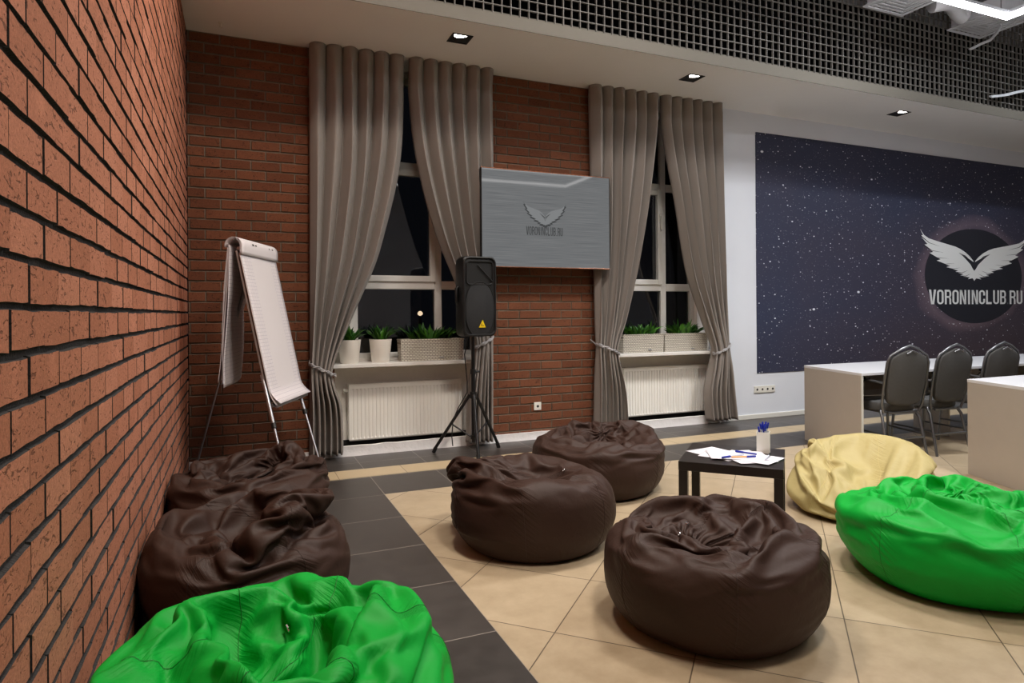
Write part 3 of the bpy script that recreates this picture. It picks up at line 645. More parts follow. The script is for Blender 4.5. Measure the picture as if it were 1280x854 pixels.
# ================================================================== CURTAINS
def interp(tab, z):
    if z >= tab[0][0]: return tab[0][1]
    if z <= tab[-1][0]: return tab[-1][1]
    n = len(tab)
    for i in range(n-1):
        if tab[i][0] >= z >= tab[i+1][0]:
            p0 = tab[max(i-1, 0)]; p1 = tab[i]; p2 = tab[i+1]; p3 = tab[min(i+2, n-1)]
            t = (p1[0]-z)/(p1[0]-p2[0])
            m1 = (p2[1]-p0[1])/(p0[0]-p2[0])*(p1[0]-p2[0]) if p0 != p2 else 0; m2 = (p3[1]-p1[1])/(p1[0]-p3[0])*(p1[0]-p2[0])
            return (2*t**3-3*t**2+1)*p1[1]+(t**3-2*t**2+t)*m1+(-2*t**3+3*t**2)*p2[1]+(t**3-t**2)*m2
def curtain(label, outer, inner, tie, N, seed, hook):
    """outer / inner: tables (z, x) of the two edges; tie = (z, x_mid, half width)"""
    y0 = 5.435; ztop, zbot = 3.40, .045
    root = thing('curtain', label, 'curtain', (interp(outer, 3.3), y0, 0), 0, 'grey floor-length curtains')
    ox = root.location.x; rnd = random.Random(seed)
    nu, nv = N*22, 110; vs = []; fs = []
    ph = [rnd.uniform(-.25, .25) for _ in range(N+2)]; am = [rnd.uniform(.75, 1.2) for _ in range(N+2)]
    for j in range(nv+1):
        z = ztop+(zbot-ztop)*j/nv
        xo, xi = interp(outer, z), interp(inner, z)
        w = abs(xi-xo)/.8
        tz = (z-tie[0])
        gather = math.exp(-(tz/.16)**2)
        for i in range(nu+1):
            u = i/nu
            # swept folds: spacing drifts a little on the way down
            uu = u+.018*math.sin(u*9+seed+z*1.3)*min(1, (ztop-z))*math.sin(PI*u)
            k = u*N; kk = min(int(k), N-1)
            top = max(0, 1-(ztop-z)/.12)
            q = k-kk; q += ph[kk]*.35*math.sin(PI*q)**2*min(1, (ztop-z)*.5)
            s = 1-2*abs(math.sin(PI*q))**(.55+.35*min(1, (ztop-z)/1.2))
            A = (.054+.006*(1-w))*(am[kk]*math.sin(PI*q)**2+1-math.sin(PI*q)**2)*(1-.3*top)
            A = A*(1-.35*gather)
            y = A*s + .012*noise.noise(Vector((u*5, z*1.1, seed)))*(1-top)
            y += .012*math.sin(2*PI*u*2.3+z*1.7+seed)*(1-top)
            # sideways lean of the fold flanks gives the folds overhang
            xx = xo+(xi-xo)*uu + (.012+.008*(1-w))*math.sin(2*PI*k)*math.copysign(1, xi-xo)*(1-top)
            if tz < 0 and tz > -.6: y -= .015*math.sin(-tz/.6*PI)*math.sin(PI*u)
            y -= .03*gather*math.sin(PI*u)
            vs.append((xx-ox, y, z))
    for j in range(nv):
        for i in range(nu):
            a = j*(nu+1)+i; fs.append((a, a+1, a+nu+2, a+nu+1))
    b = MB(); b.put(vs, fs); o = b.build('curtain_cloth', 'curtain', root)
    o.data.polygons.foreach_set('use_smooth', [True]*len(o.data.polygons))
    sd = o.modifiers.new('thick', 'SOLIDIFY'); sd.thickness = .0025
    # corded tieback looping from a wall hook round the gathered cloth
    zt, xm, hw = tie; b = MB(); n = 40
    for strand in range(3):
        path = []
        for k in range(n+1):
            a = 2*PI*k/n
            x = xm+hw*1.12*math.cos(a); yy = -.008+.073*math.sin(a)*(1 if math.sin(a) < 0 else .75)
            side = (x-xm)/hw*(1 if hook > xm else -1)
            z = zt+.045*side+.006*math.cos(a*9+strand*2.1)
            r = .006*math.sin(a*9+strand*2.1)
            path.append((x-ox, yy+r, z+(strand-1)*.006))
        b.tube(path, .0065, 7)
    hx = xm+(hw*1.12 if hook > xm else -hw*1.12)
    b.tube([(hx-ox, -.005, zt+.045), ((hx+hook)/2-ox, .04, zt+.07), (hook-ox, .095, zt+.09)], .006, 7)
    b.build('tieback', 'band', root, smooth=True)
    return root
curtain('leftmost grey curtain, tied back beside the flip chart and the brick corner', [(3.4, .552), (1.0, .54), (.045, .532)],
        [(3.4, 1.335), (2.95, 1.33), (2.6, 1.31), (2.3, 1.262), (1.95, 1.175), (1.617, 1.076), (1.148, .872), (.742, .715), (.60, .735), (.45, .785), (.2, .800), (.045, .80)], (.745, .632, .092), 6, 1.0, .545)
curtain('grey curtain tied back behind the black speaker, left of the wall screen', [(3.4, 2.158), (2.0, 2.155), (.95, 2.105), (.045, 2.11)],
        [(3.4, 1.375), (3.05, 1.378), (2.524, 1.441), (1.909, 1.605), (1.421, 1.80), (.95, 1.945), (.8, 1.93), (.424, 1.885), (.045, 1.87)], (.935, 2.022, .085), 6, 2.0, 2.16)
curtain('grey curtain tied back right of the wall screen, on the brick pillar edge', [(3.4, 3.155), (2.0, 3.19), (.9, 3.205), (.045, 3.19)],
        [(3.4, 3.95), (3.05, 3.947), (2.33, 3.845), (1.68, 3.70), (1.118, 3.535), (.85, 3.43), (.72, 3.445), (.4, 3.52), (.045, 3.55)], (.835, 3.318, .112), 6, 3.0, 3.185)
curtain('rightmost grey curtain, tied back against the white wall beside the mural', [(3.4, 4.771), (1.9, 4.79), (.95, 4.80), (.5, 4.85), (.045, 4.90)],
        [(3.4, 3.985), (3.05, 4.0), (2.35, 4.155), (1.6, 4.315), (1.1, 4.51), (.80, 4.62), (.62, 4.59), (.35, 4.525), (.045, 4.55)], (.80, 4.715, .09), 6, 4.0, 4.835)

# ================================================================== RADIATORS
def radiator(label, x0, x1, y, z0, z1):
    root = thing('radiator', label, 'radiator', (x0, y, z0), 0, 'white panel radiators under the windows'); W, H = x1-x0, z1-z0
    n = 31; p = W/n; b = MB(); prof = []
    for k in range(n):
        a = k*p; prof += [(a+p*.12, 0), (a+p*.72, 0), (a+p*.80, .009), (a+p*1.04, .009)]
    prof = [(0, 0)]+[q for q in prof if q[0] < W]+[(W, 0)]
    zz = [(0, 0, .0), (.012, 1, 0), (.03, 1, 1), (H-.045, 1, 1), (H-.03, 1, 0), (H, 0, 0)]
    vs = []; fs = []
    for z, q, g in zz:
        for x, d in prof: vs.append((x, -.0+(d*g)+(0 if q else .006), z))
    m_ = len(prof)
    for j in range(len(zz)-1):
        for i in range(m_-1): a = j*m_+i; fs.append((a, a+1, a+m_+1, a+m_))
    b.put(vs, fs); b.box((0, .012, 0), (W, .016, H)); b.build('front_panel', 'radiator', root)
    for xx in (-.004, W):
        b = MB(); b.box((xx, -.002, .01), (xx+.004, .085, H+.008)); b.build('side_cover', 'radiator', root, bevel=.001)
    b = MB(); b.box((0, -.002, H), (W, .004, H+.008)); b.box((0, .080, H), (W, .085, H+.008))
    x = .01
    while x < W: b.box((x, .004, H+.001), (x+.004, .08, H+.007)); x += .014
    b.build('top_grille', 'radiator', root)
    b = MB(); b.tube([(-.004, .045, H-.05), (-.03, .045, H-.05)], .014, 12); b.tube([(-.03, .045, H-.05), (-.045, .045, H-.05)], .019, 12); b.build('valve', 'white', root, smooth=True)
radiator('white panel radiator under the left window, behind the speaker stand', .885, 1.905, 5.69, .095, .578)
radiator('white panel radiator under the second window, right of the brick pillar', 3.67, 4.735, 5.69, .105, .61)

# ================================================================== PLANTS
def leaves(b, cx, cy, z0, rx, ry, n, h, seed, wl=.022, lim=-.12):
    rnd = random.Random(seed)
    for k in range(n):
        a = rnd.uniform(0, 2*PI); r = math.sqrt(rnd.random())*.7
        px, py = cx+rx*r*math.cos(a), cy+ry*r*math.sin(a)
        tilt = rnd.uniform(.2, 1.15); L = h*rnd.uniform(.6, 1.1)*(1+.45*noise.noise(Vector((px*16, py*16, seed)))); w = wl*rnd.uniform(.8, 1.4)
        dx, dy = math.cos(a+rnd.uniform(-.6, .6)), math.sin(a+rnd.uniform(-.6, .6))*.42
        pts = []; side = Vector((-dy, dx, 0)).normalized()
        tw = rnd.uniform(-.8, .8)
        for i in range(6):
            t = i/5; s = math.sin(PI*min(1, t*.93+.07))**.8*w if i < 5 else .001
            out = L*tilt*(t**1.5)*.85; up = L*(t-.38*tilt*t*t)
            c = Vector((px+dx*out, py+dy*out, z0+up)); sd = (side*math.cos(tw*t)+Vector((0, 0, 1))*math.sin(tw*t))
            pts += [Vector((max(q_.x, lim), q_.y, q_.z)) for q_ in (c-sd*s*.5, c+Vector((0, 0, -.25*s)), c+sd*s*.5)]
        b.m = 0 if rnd.random() < .6 else 1
        b.put(pts, [(i*3+q, i*3+q+1, i*3+q+4, i*3+q+3) for i in range(5) for q in (0, 1)])
def round_plant(label, x, y, r, h, seed, ph=.13):
    root = thing('potted_plant', label, 'potted plant', (x, y, .7755), 0, 'round white pots on the left sill')
    b = MB(); b.lathe([(r*.74, 0), (r*.78, .004), (r*.97, h-.02), (r*1.0, h-.004), (r, h), (r-.006, h), (r-.010, h-.02), (r-.012, h-.022)], n=40); b.build('pot', 'pot', root, smooth=True)
    b = MB(); b.lathe([(r*.85, h-.0215), (r*.85, h-.017)], n=24); b.build('soil', 'soil', root)
    b = MB(); leaves(b, 0, 0, h-.02, r*.7, r*.7, 80, ph, seed, .027); b.build('foliage', ['leaf', 'leaf2'], root)
def box_planter(label, x, y, w, h, seed, n=90, ph=.12, group='woven white planters on the sills'):
    root = thing('planter_box', label, 'planter', (x, y, .7755), 0, group); d = .15
    b = MB()
    def rect(i, o, z): return [(o, o-d/2, z), (w-o, o-d/2, z), (w-o, d/2-o, z), (o, d/2-o, z)]
    rings = [rect(0, .008, 0), rect(0, .0, h-.012), rect(0, -.003, h-.010), rect(0, -.003, h), rect(0, .008, h), rect(0, .010, h-.03)]
    vs = [p for r in rings for p in r]; fs = [(3, 2, 1, 0), (20, 21, 22, 23)]
    for j in range(5):
        for k in range(4): fs.append((j*4+k, j*4+(k+1) % 4, (j+1)*4+(k+1) % 4, (j+1)*4+k))
    b.put(vs, fs); b.build('woven_box', 'woven', root)
    b = MB(); b.box((w*.60, -d/2-.0035, .022), (w*.60+.042, -d/2+.002, .034)); b.build('badge', 'alu', root, bevel=.0015)
    b = MB(); b.box((.012, -d/2+.012, h-.029), (w-.012, d/2-.012, h-.025)); b.build('soil', 'soil', root)
    b = MB(); leaves(b, w/2, 0, h-.03, w*.47, d*.38, n, ph, seed, .029, -.01); b.build('foliage', ['leaf', 'leaf2'], root)
round_plant('small leafy plant in a white pot, half hidden by the leftmost curtain', .880, 5.64, .098, .20, 3, .14)
round_plant('leafy plant in a tapered white pot, left of the woven planter', 1.148, 5.645, .098, .20, 5, .16)
box_planter('woven white planter with short green plants beside the round pots', 1.315, 5.66, .58, .195, 9, 120, .165)
box_planter('left of the two woven planters on the second sill, bright leaves', 3.60, 5.66, .50, .19, 12, 110, .155)
box_planter('right of the two woven planters on the second sill, under the curtain', 4.11, 5.66, .56, .19, 15, 110, .155)

# ================================================================== WALL SCREEN
t = thing('wall_screen', 'flat grey wall screen with winged emblem and thin copper trim', 'television', (1.985, 5.34, 1.6074))
Wt, Ht = 1.310, .880
b = MB(); b.box((0, .004, 0), (Wt, .04, Ht)); b.box((.25, .04, .15), (Wt-.25, .075, Ht-.15)); b.build('screen_housing', 'black', t, bevel=.003)
b = MB(); b.box((.004, 0, .006), (Wt-.004, .0045, Ht-.006)); b.build('screen_panel', 'screen', t)
for zz in (Ht-.006, -.002):
    b = MB(); b.box((-.001, -.002, zz), (Wt+.001, .042, zz+.008)); b.build('copper_trim', 'copper', t, bevel=.001)
for xx in (-.001, Wt-.004):
    b = MB(); b.box((xx, -.001, .006), (xx+.005, .042, Ht-.006)); b.build('side_bezel', 'black', t)
b = MB(); b.box((.4, .075, .25), (.9, .203, .65)); b.build('wall_bracket', 'blackm', t)
def tpt(px, py): p = on_wall(px, py, 5.338); return p.x-1.985, p.z-1.6074
cx_, cz_ = tpt(681.5, 271); sx_ = (tpt(707, 270)[0]-tpt(656, 270)[0])/2/413; sz_ = (tpt(681, 252)[1]-tpt(681, 281)[1])/372
plate('emblem_shadow', [[(cx_+sg*x*sx_*1.06, cz_-.008+z*sz_*1.12) for x, z in WING] for sg in (1, -1)], 'scr_dark', t, -.0002, .0003)
plate('emblem', [[(cx_+sg*x*sx_*.97, cz_+z*sz_*.97) for x, z in WING] for sg in (1, -1)], 'scr_light', t, -.0006, .0003)
a0 = tpt(658, 293.5); a1 = tpt(703.5, 285)
block_text('VORONINCLUB.RU', 'lettering', 'scr_dark', t, a1[0]-a0[0], a1[1]-a0[1], a0[0], a0[1], -.0008)

# outlets -----------------------------------------------------------
def outlet(name, label, x, z, n):
    t = thing(name, label, 'power outlet', (x, YB, z)); s = .075
    b = MB(); b.box((0, -.012, 0), (s*n, .0 if n > 1 else .012, s)); b.build('cover_plate', 'white', t, bevel=.003)
    for k in range(n):
        b = MB(); c = (s*(k+.5), s/2); m_ = []
        b.tube([(c[0], -.014, c[1]), (c[0], -.011, c[1])], .021, 20); o = b.build('socket', 'white', t)
        b = MB(); b.tube([(c[0], -.0148, c[1]), (c[0], -.0138, c[1])], .013, 16); b.build('socket_hole', 'hole', o)
outlet('wall_outlet', 'single white power outlet on the brick pillar below the screen', 2.575, .272, 1)
outlet('wall_outlet', 'row of four white power outlets on the white wall below the mural', 5.27, .285, 4)

# ================================================================== SPEAKER ON TRIPOD
SX, SY = 1.835, 5.17
t = thing('speaker_stand', 'black tripod speaker stand in front of the left radiator', 'speaker stand', (SX, SY, 0))
b = MB(); b.tube([(0, 0, .10), (0, 0, .70)], .0175, 16); b.tube([(0, 0, .62), (0, 0, 1.0)], .0145, 16); b.build('pole', 'blackm', t, smooth=True)
for za, zb, rr_ in ((.475, .53, .03), (.68, .72, .024)):
    b = MB(); b.tube([(0, 0, za), (0, 0, zb)], rr_, 16); b.build('collar', 'black', t, smooth=True)
b = MB(); b.tube([(0, 0, .13), (0, 0, .165)], .026, 14); b.build('lower_collar', 'black', t, smooth=True)
b = MB(); b.tube([(.024, 0, .70), (.06, 0, .70)], .009, 10); b.build('knob', 'black', t, smooth=True)
for fx, fy in ((1.545-SX, 5.37-SY), (1.790-SX, 4.93-SY), (2.125-SX, 5.33-SY)):
    L = Vector((fx, fy, 0)); e = L.normalized(); b = MB()
    b.tube([tuple(e*.03+Vector((0, 0, .505))), (fx, fy, .022)], .0135, 12); lg = b.build('leg', 'blackm', t, smooth=True)
    b = MB(); b.tube([tuple(L*.955+Vector((0, 0, .045))), (fx*1.01, fy*1.01, .002)], [.017, .017], 12); b.build('rubber_foot', 'black', lg, smooth=True)
    b = MB(); m_ = L*.52+Vector((0, 0, .245)); b.tube([tuple(e*.025+Vector((0, 0, .15))), tuple(m_)], .007, 8); b.build('brace', 'blackm', t, smooth=True)
t = thing('loudspeaker', 'black loudspeaker with yellow triangle badge on the tripod stand', 'loudspeaker', (SX, SY, 1.003), math.radians(4))
w, d, H = .150, .15, .665
b = MB(); pl = [(-w, -d), (w, -d), (w*.97, -d*.2), (w*.62, d), (-w*.62, d), (-w*.97, -d*.2)]
vs = []; fs = []; lv = [(0, .86, .02), (.02, .97, .0), (.06, 1, 0), (H-.07, 1, 0), (H-.025, .97, 0), (H-.006, .90, .012), (H, .8, .02)]
for z, s, ins in lv:
    for x, y in pl: vs.append((x*s, y*(s if y > 0 else 1)+(ins if y < 0 else 0), z))
for j in range(len(lv)-1):
    for k in range(6): fs.append((j*6+k, j*6+(k+1) % 6, (j+1)*6+(k+1) % 6, (j+1)*6+k))
fs += [(5, 4, 3, 2, 1, 0), tuple(range((len(lv)-1)*6, len(lv)*6))]
b.put(vs, fs); b.build('cabinet', 'black', t, bevel=.018, seg=3, smooth=True)
# raised rounded front rim
def rrect(hw, z0, z1, r, n=8):
    p = []
    for cx, cz, a0 in ((hw-r, z1-r, 0), (-hw+r, z1-r, 90), (-hw+r, z0+r, 180), (hw-r, z0+r, 270)):
        for k in range(n+1): a = math.radians(a0+90*k/n); p.append((cx+r*math.cos(a), cz+r*math.sin(a)))
    return p
b = MB(); b.tube([(x, -d-.004, z) for x, z in rrect(w-.010, .015, H-.012, .05)], .0085, 8, closed=True); b.build('front_rim', 'black', t, smooth=True)
# horn: a recessed throat above the woofer
b = MB(); o_ = rrect(w-.032, H-.235, H-.045, .03); i_ = rrect(.045, H-.17, H-.10, .02); n = len(o_)
b.put([(x, -d-.004, z) for x, z in o_]+[(x, -d+.045, z) for x, z in i_]+[(0, -d+.05, H-.135)], [(k, (k+1) % n, n+(k+1) % n, n+k) for k in range(n)]+[(n+k, n+(k+1) % n, 2*n) for k in range(n)])
for q in range(0): pass
b.build('horn', 'blackm', t)
b = MB(); b.tube([(x, -d-.006, z) for x, z in o_], .006, 6, closed=True); b.tube([(-.02, -d-.008, H-.075), (w-.03, -d-.010, H-.215)], .005, 6); b.build('horn_lip', 'black', t, smooth=True)
# domed oval woofer grille
gz, gh, gw_ = .225, .225, w-.020; vs = []; fs = []; nr, na = 8, 40
for r in range(nr+1):
    f = r/nr
    for a in range(na):
        an = 2*PI*a/na; xx = gw_*f*math.copysign(abs(math.cos(an))**.85, math.cos(an)); zz = gz+gh*f*math.copysign(abs(math.sin(an))**.85, math.sin(an))
        vs.append((xx, -d-.006-.022*(1-f*f), zz))
for r in range(nr):
    for a in range(na): fs.append((r*na+a, r*na+(a+1) % na, (r+1)*na+(a+1) % na, (r+1)*na+a))
b = MB(); b.put(vs, fs); b.build('woofer_grille', 'grille', t, smooth=True)
b = MB(); b.tube([(gw_*1.0*math.copysign(abs(math.cos(2*PI*k/40))**.85, math.cos(2*PI*k/40)), -d-.006, gz+gh*math.copysign(abs(math.sin(2*PI*k/40))**.85, math.sin(2*PI*k/40))) for k in range(40)], .005, 6, closed=True); b.build('grille_ring', 'black', t, smooth=True)
b = MB(); yb = -d-.021; bz = .075
b.put([(-.030, yb-.0, bz), (.030, yb, bz), (.0, yb-.006, bz+.062), (-.030, yb+.01, bz), (.030, yb+.01, bz), (0, yb+.004, bz+.062)], [(0, 1, 2), (5, 4, 3), (0, 3, 4, 1), (1, 4, 5, 2), (2, 5, 3, 0)])
bd = b.build('badge', 'yellow', t); bd.location = (.012, -.003, 0)
b = MB()
for k in (0, 1): b.box((-.012+.014*k, yb-.0035, bz+.012), (-.006+.014*k, yb-.002, bz+.034-.012*k))
b.build('badge_mark', 'hole', bd)
b = MB(); b.tube([(-w*.92, -.03, .27), (-w*1.06, -.03, .29), (-w*1.06, -.03, .40), (-w*.92, -.03, .42)], .014, 8); b.build('side_handle', 'black', t, smooth=True)
b = MB(); pth = [Vector(p) for p in ((1.80, 5.17, .99), (1.755, 5.155, .85), (1.775, 5.15, .62), (1.77, 5.14, .53), (1.70, 5.17, .40), (1.665, 5.20, .30), (1.655, 5.21, .16), (1.66, 5.20, .08))]
b.tube(pth, .0045, 6); tag(b.build('speaker_cable', 'blackm', smooth=True), 'thin black cable hanging from the loudspeaker along the tripod', 'cable')

# ================================================================== FLIP CHART
# board frame: depth axis k from .. to .., leaning sideways
root_l = on_axis(4.45, -1.66)
t = thing('flip_chart', 'white flip chart easel with ruled paper and sheets thrown over the back', 'flip chart', tuple(root_l))
def ax(dp, lt, z): p = on_axis(dp, lt, z)-root_l; return Vector((p.x, p.y, z))
D0, D1 = 4.24, 4.86
def lat(z): return -1.585-(z-.62)*.205
nd, nz_ = 12, 40
def sheet(name, f, m, nu_=12, nv_=40, th=.0, uv=False, parent=None):
    vs = []; fs = []
    for j in range(nv_+1):
        for i in range(nu_+1): vs.append(tuple(f(i/nu_, j/nv_)))
    for j in range(nv_):
        for i in range(nu_): a = j*(nu_+1)+i; fs.append((a, a+1, a+nu_+2, a+nu_+1))
    b = MB(); b.put(vs, fs); o = b.build(name, m, parent or t, smooth=True)
    if uv:
        ul = o.data.uv_layers.new(name='UVMap')
        for l in o.data.loops: vi = l.vertex_index; ul.data[l.index].uv = ((vi % (nu_+1))/nu_, (vi//(nu_+1))/nv_)
    if th: s = o.modifiers.new('thick', 'SOLIDIFY'); s.thickness = th; s.offset = 0
    return o
# whiteboard
b = MB(); p = [ax(D0, lat(.62)-.012, .62), ax(D1, lat(.62)-.012, .62), ax(D1, lat(1.62)-.012, 1.62), ax(D0, lat(1.62)-.012, 1.62)]
q = [v-R0*.014 for v in p]; b.put([tuple(v) for v in p+q], [(0, 1, 2, 3), (7, 6, 5, 4), (0, 4, 5, 1), (1, 5, 6, 2), (2, 6, 7, 3), (3, 7, 4, 0)]); b.build('board', 'boardw', t, bevel=.003)
b = MB(); b.tube([ax(D0-.01, lat(.60)+.0, .60), ax(D1+.01, lat(.60)+.0, .60)], .014, 8); b.tube([ax(D0, lat(.60)+.03, .595), ax(D1, lat(.60)+.03, .595)], .012, 8); b.build('pen_tray', 'alu', t, smooth=True)
# paper on the board, curling forward at the bottom
def front(k, layer=0):
    def f(u, v):
        z = 1.60-v*(1.0-layer*.01); c = max(0, (v-.90)/.10)
        return ax(D0-.01+(D1-D0+.02)*u, lat(z)+.004+.003*layer+.055*c**2*(1 if layer else .5)+.002*math.sin(u*5+layer), z+.004*c)
    return f
sheet('paper_pad', front(0, 0), 'paperw', th=.006)
sheet('top_sheet', front(0, 1), 'ruled', th=.0008, uv=True)
# roll of turned sheets over the top and down behind
def over(layer):
    def f(u, v):
        r = .044+.004*layer; s = v*1.35; arc = PI*r*1.08
        zc, lc = 1.655, lat(1.62)-.032
        if s < .06: return ax(D0-.015+(D1-D0+.03)*u, lc+r+.0, zc-.06+s)
        s -= .06
        if s < arc: a = s/r; return ax(D0-.015+(D1-D0+.03)*u, lc+r*math.cos(a), zc+r*math.sin(a))
        s -= arc
        L = s; wv = .012*math.sin(u*4+layer*1.3+L*5)*L
        return ax(D0-.015+(D1-D0+.03)*u+.02*math.sin(L*2)*(u-.5), lc-r+.02-.030*L*(1+.35*layer)+wv-.17*u*min(1, L/.5), zc-L*.82)
    return f
for k in range(4): sheet('turned_sheet', over(k), 'ruled' if k == 0 else 'paperw', 12, 60, .001, k == 0)
b = MB(); b.tube([ax(D0, lat(1.62)-.005, 1.635), ax(D1, lat(1.62)-.005, 1.635)], .012, 8); b.build('clamp_bar', 'alu', t, smooth=True)
b = MB()
for dd, w in ((4.40, .03), (4.455, .02), (4.70, .015), (4.76, .02)):
    b = MB(); zz = 1.668; ll = lat(1.62)-.032+.0585*math.cos(math.asin(.013/.0585)); l2 = lat(1.62)-.032+.0585*math.cos(math.asin(.024/.0585))
    a = ax(dd, ll, zz); c = ax(dd+w, ll, zz); e_ = ax(dd+w, l2, zz+.011); f_ = ax(dd, l2, zz+.011)
    b.put([tuple(a), tuple(c), tuple(e_), tuple(f_)], [(0, 1, 2, 3)]); b.build('printed_mark', 'hole', t)
for (a0, a1) in ((ax(4.26, lat(.80)-.03, .80), ax(3.99, -1.365, .006)), (ax(4.84, lat(.80)-.03, .80), ax(4.62, -1.347, .006)), (ax(4.58, lat(1.58)-.06, 1.58), ax(4.93, -2.43, .006))):
    b = MB(); mid = a0.lerp(a1, .4); b.tube([a0, mid], .012, 10); b.tube([mid, a1], .0085, 10); lg = b.build('leg', 'alu', t, smooth=True)
    b = MB(); b.tube([a1+(a0-a1).normalized()*.03, a1], .0125, 10); b.build('rubber_foot', 'black', lg, smooth=True)
    b = MB(); b.tube([a0.lerp(a1, .38), a0.lerp(a1, .42)], .017, 10); b.build('leg_clamp', 'black', lg, smooth=True)

# ================================================================== COFFEE TABLE
TC = Vector((2.491, 2.777, 0)); TR = math.radians(43.4); TH = .412; hs = .256
t = thing('coffee_table', 'small square black coffee table with papers and pens on it', 'table', tuple(TC), TR)
b = MB(); b.box((-hs, -hs, TH-.048), (hs, hs, TH)); b.build('table_top', 'tabletop', t, bevel=.002)
for sx in (-1, 1):
    for sy in (-1, 1):
        b = MB(); x, y = sx*(hs-.0235), sy*(hs-.0235); b.box((x-.0225, y-.0225, 0), (x+.0225, y+.0225, TH-.048)); b.build('leg', 'tabletop', t, bevel=.0015)
sheets = [((2.44, 2.83), 8, 'lowest white sheet of the paper pile on the coffee table'), ((2.46, 2.77), 37, 'white sheet turned askew in the middle of the paper pile'), ((2.50, 2.70), -14, 'white sheet in the paper pile pointing at the table front'),
          ((2.505, 2.675), 22, 'white sheet next to the top of the coffee table paper pile'), ((2.475, 2.735), 58, 'top white sheet of the coffee table paper pile, under the pens')]
for k, (c, a, lb) in enumerate(sheets):
    b = MB(); n = 8; vs = []; fs = []; hx, hy = .105, .1485; b.T = Matrix.Rotation(math.radians(a), 4, 'Z')
    for j in range(n+1):
        for i in range(n+1):
            x, y = -hx+2*hx*i/n, -hy+2*hy*j/n; e = (abs(x)/hx)**4*(abs(y)/hy)**4
            vs.append((x, y, .0008*e))
    for j in range(n):
        for i in range(n): q = j*(n+1)+i; fs.append((q, q+1, q+n+2, q+n+1))
    b.put(vs, fs); o = b.build('paper_sheet', 'paper', smooth=True); o.location = (c[0], c[1], TH+.0012+.0022*k); s = o.modifiers.new('t', 'SOLIDIFY'); s.thickness = .0006; s.offset = 0
    tag(o, lb, 'sheet of paper', 'loose paper sheets on the coffee table')
def pen(label, p0, p1, body='pencl', cap='blue', group=None, r=.0045, cf=.62):
    p0, p1 = Vector(p0), Vector(p1); d = p1-p0; t = thing('pen', label, 'pen', tuple(p0), 0, group)
    b = MB(); b.tube([(0, 0, 0)]+[tuple(d*.02), tuple(d*(cf+.04))], [r*.4, r, r], 8); b.build('barrel', body, t, smooth=True)
    b = MB(); b.tube([tuple(d*cf), tuple(d*.97), tuple(d)], [r*1.25, r*1.2, r*.7], 8); b.build('cap', cap, t, smooth=True)
zp = TH+.0175
def lv(x, y): p = on_level(x, y, zp); return (p.x, p.y, zp)
g = 'pens lying on the papers'
pen('blue pen lying at the back of the papers on the coffee table', lv(946, 568), lv(919, 564), 'blue', 'blue', g)
pen('blue capped pen pointing left on the coffee table papers', lv(930, 568), lv(902, 572), 'pencl', 'blue', g)
pen('orange pen with blue cap in the middle of the papers', lv(914, 571.5), lv(945, 570.5), 'orange', 'blue', g)
pen('clear pen at the front right edge of the papers', lv(957, 574), lv(963, 567), 'pencl', 'hole', g)
cupc = Vector((2.682, 2.755, TH+.0015)); hc = .034; ch_ = .115
t = thing('pen_cup', 'white square pen cup full of blue pens on the coffee table', 'pen cup', tuple(cupc), TR)
b = MB(); rr = lambda s, z: [(-s, -s, z), (s, -s, z), (s, s, z), (-s, s, z)]
rings = [rr(hc, 0), rr(hc, ch_), rr(hc-.003, ch_), rr(hc-.003, .004)]
b.put([p for r in rings for p in r], [(3, 2, 1, 0), (12, 13, 14, 15)]+[(j*4+k, j*4+(k+1) % 4, (j+1)*4+(k+1) % 4, (j+1)*4+k) for j in range(3) for k in range(4)]); b.build('cup', 'white', t)
rnd = random.Random(5)
for k in range(9):
    a = k*2.4; r0_ = .012; r1 = .034*math.sqrt((k+1)/9)
    p0 = cupc+Vector((r0_*math.cos(a+2), r0_*math.sin(a+2), .008)); p1 = cupc+Vector((r1*math.cos(a), r1*math.sin(a), .138+.03*rnd.random()))
    pen('blue capped pen standing in the white pen cup', p0, p1, 'pencl' if k % 3 else 'blue', 'blue', 'blue pens standing in the cup', .0042, .80)

# ================================================================== DESKS
def desk(label, rear_l, front_l, length, H, shelf, legs):
    """a counter desk: rear_l / front_l are the plan corners of its left end"""
    rl, fl = Vector(rear_l), Vector(front_l); t = thing('long_desk', label, 'desk', (rl.x, rl.y, 0))
    e = fl-rl; th = .028
    def quad(x0, x1, f0, f1): # plan quad between fractions of the end edge
        a, c = e*f0, e*f1
        return [(c.x+x0, c.y), (c.x+x1, c.y), (a.x+x1, a.y), (a.x+x0, a.y)]
    b = MB(); b.prism(quad(0, length, 0, 1), H-.022, H); b.build('desk_top', 'desktop', t, bevel=.0015)
    b = MB(); b.prism(quad(.0005, .022, .003, .985), 0, H-.0225); b.build('end_panel', 'desk', t, bevel=.001)
    b = MB(); b.prism(quad(.0005, .022, .986, .997), 0, H-.0225); b.build('panel_edging', 'deskedge', t)
    for lx in legs:
        b = MB(); b.prism(quad(lx, lx+.025, .05, .60), 0, H-.0225); b.build('support_panel', 'desk', t, bevel=.001)
    b = MB(); b.prism(quad(.023, length-.03, .10, .13), .30, H-.0225); b.build('modesty_panel', 'desk', t)
    if shelf:
        b = MB(); b.prism(quad(.023, length-.03, .135, .50), .42, .437); b.build('under_shelf', 'desktop', t)
desk('long white-topped desk nearest the mural, grey chairs along its front', (4.84, 4.46), (4.615, 3.68), 4.6, .69, True, (1.45, 3.0))
desk('nearer white-topped desk at the right edge, behind the green bean bag', (4.89, 3.035), (4.60, 2.30), 3.6, .69, False, (1.8,))

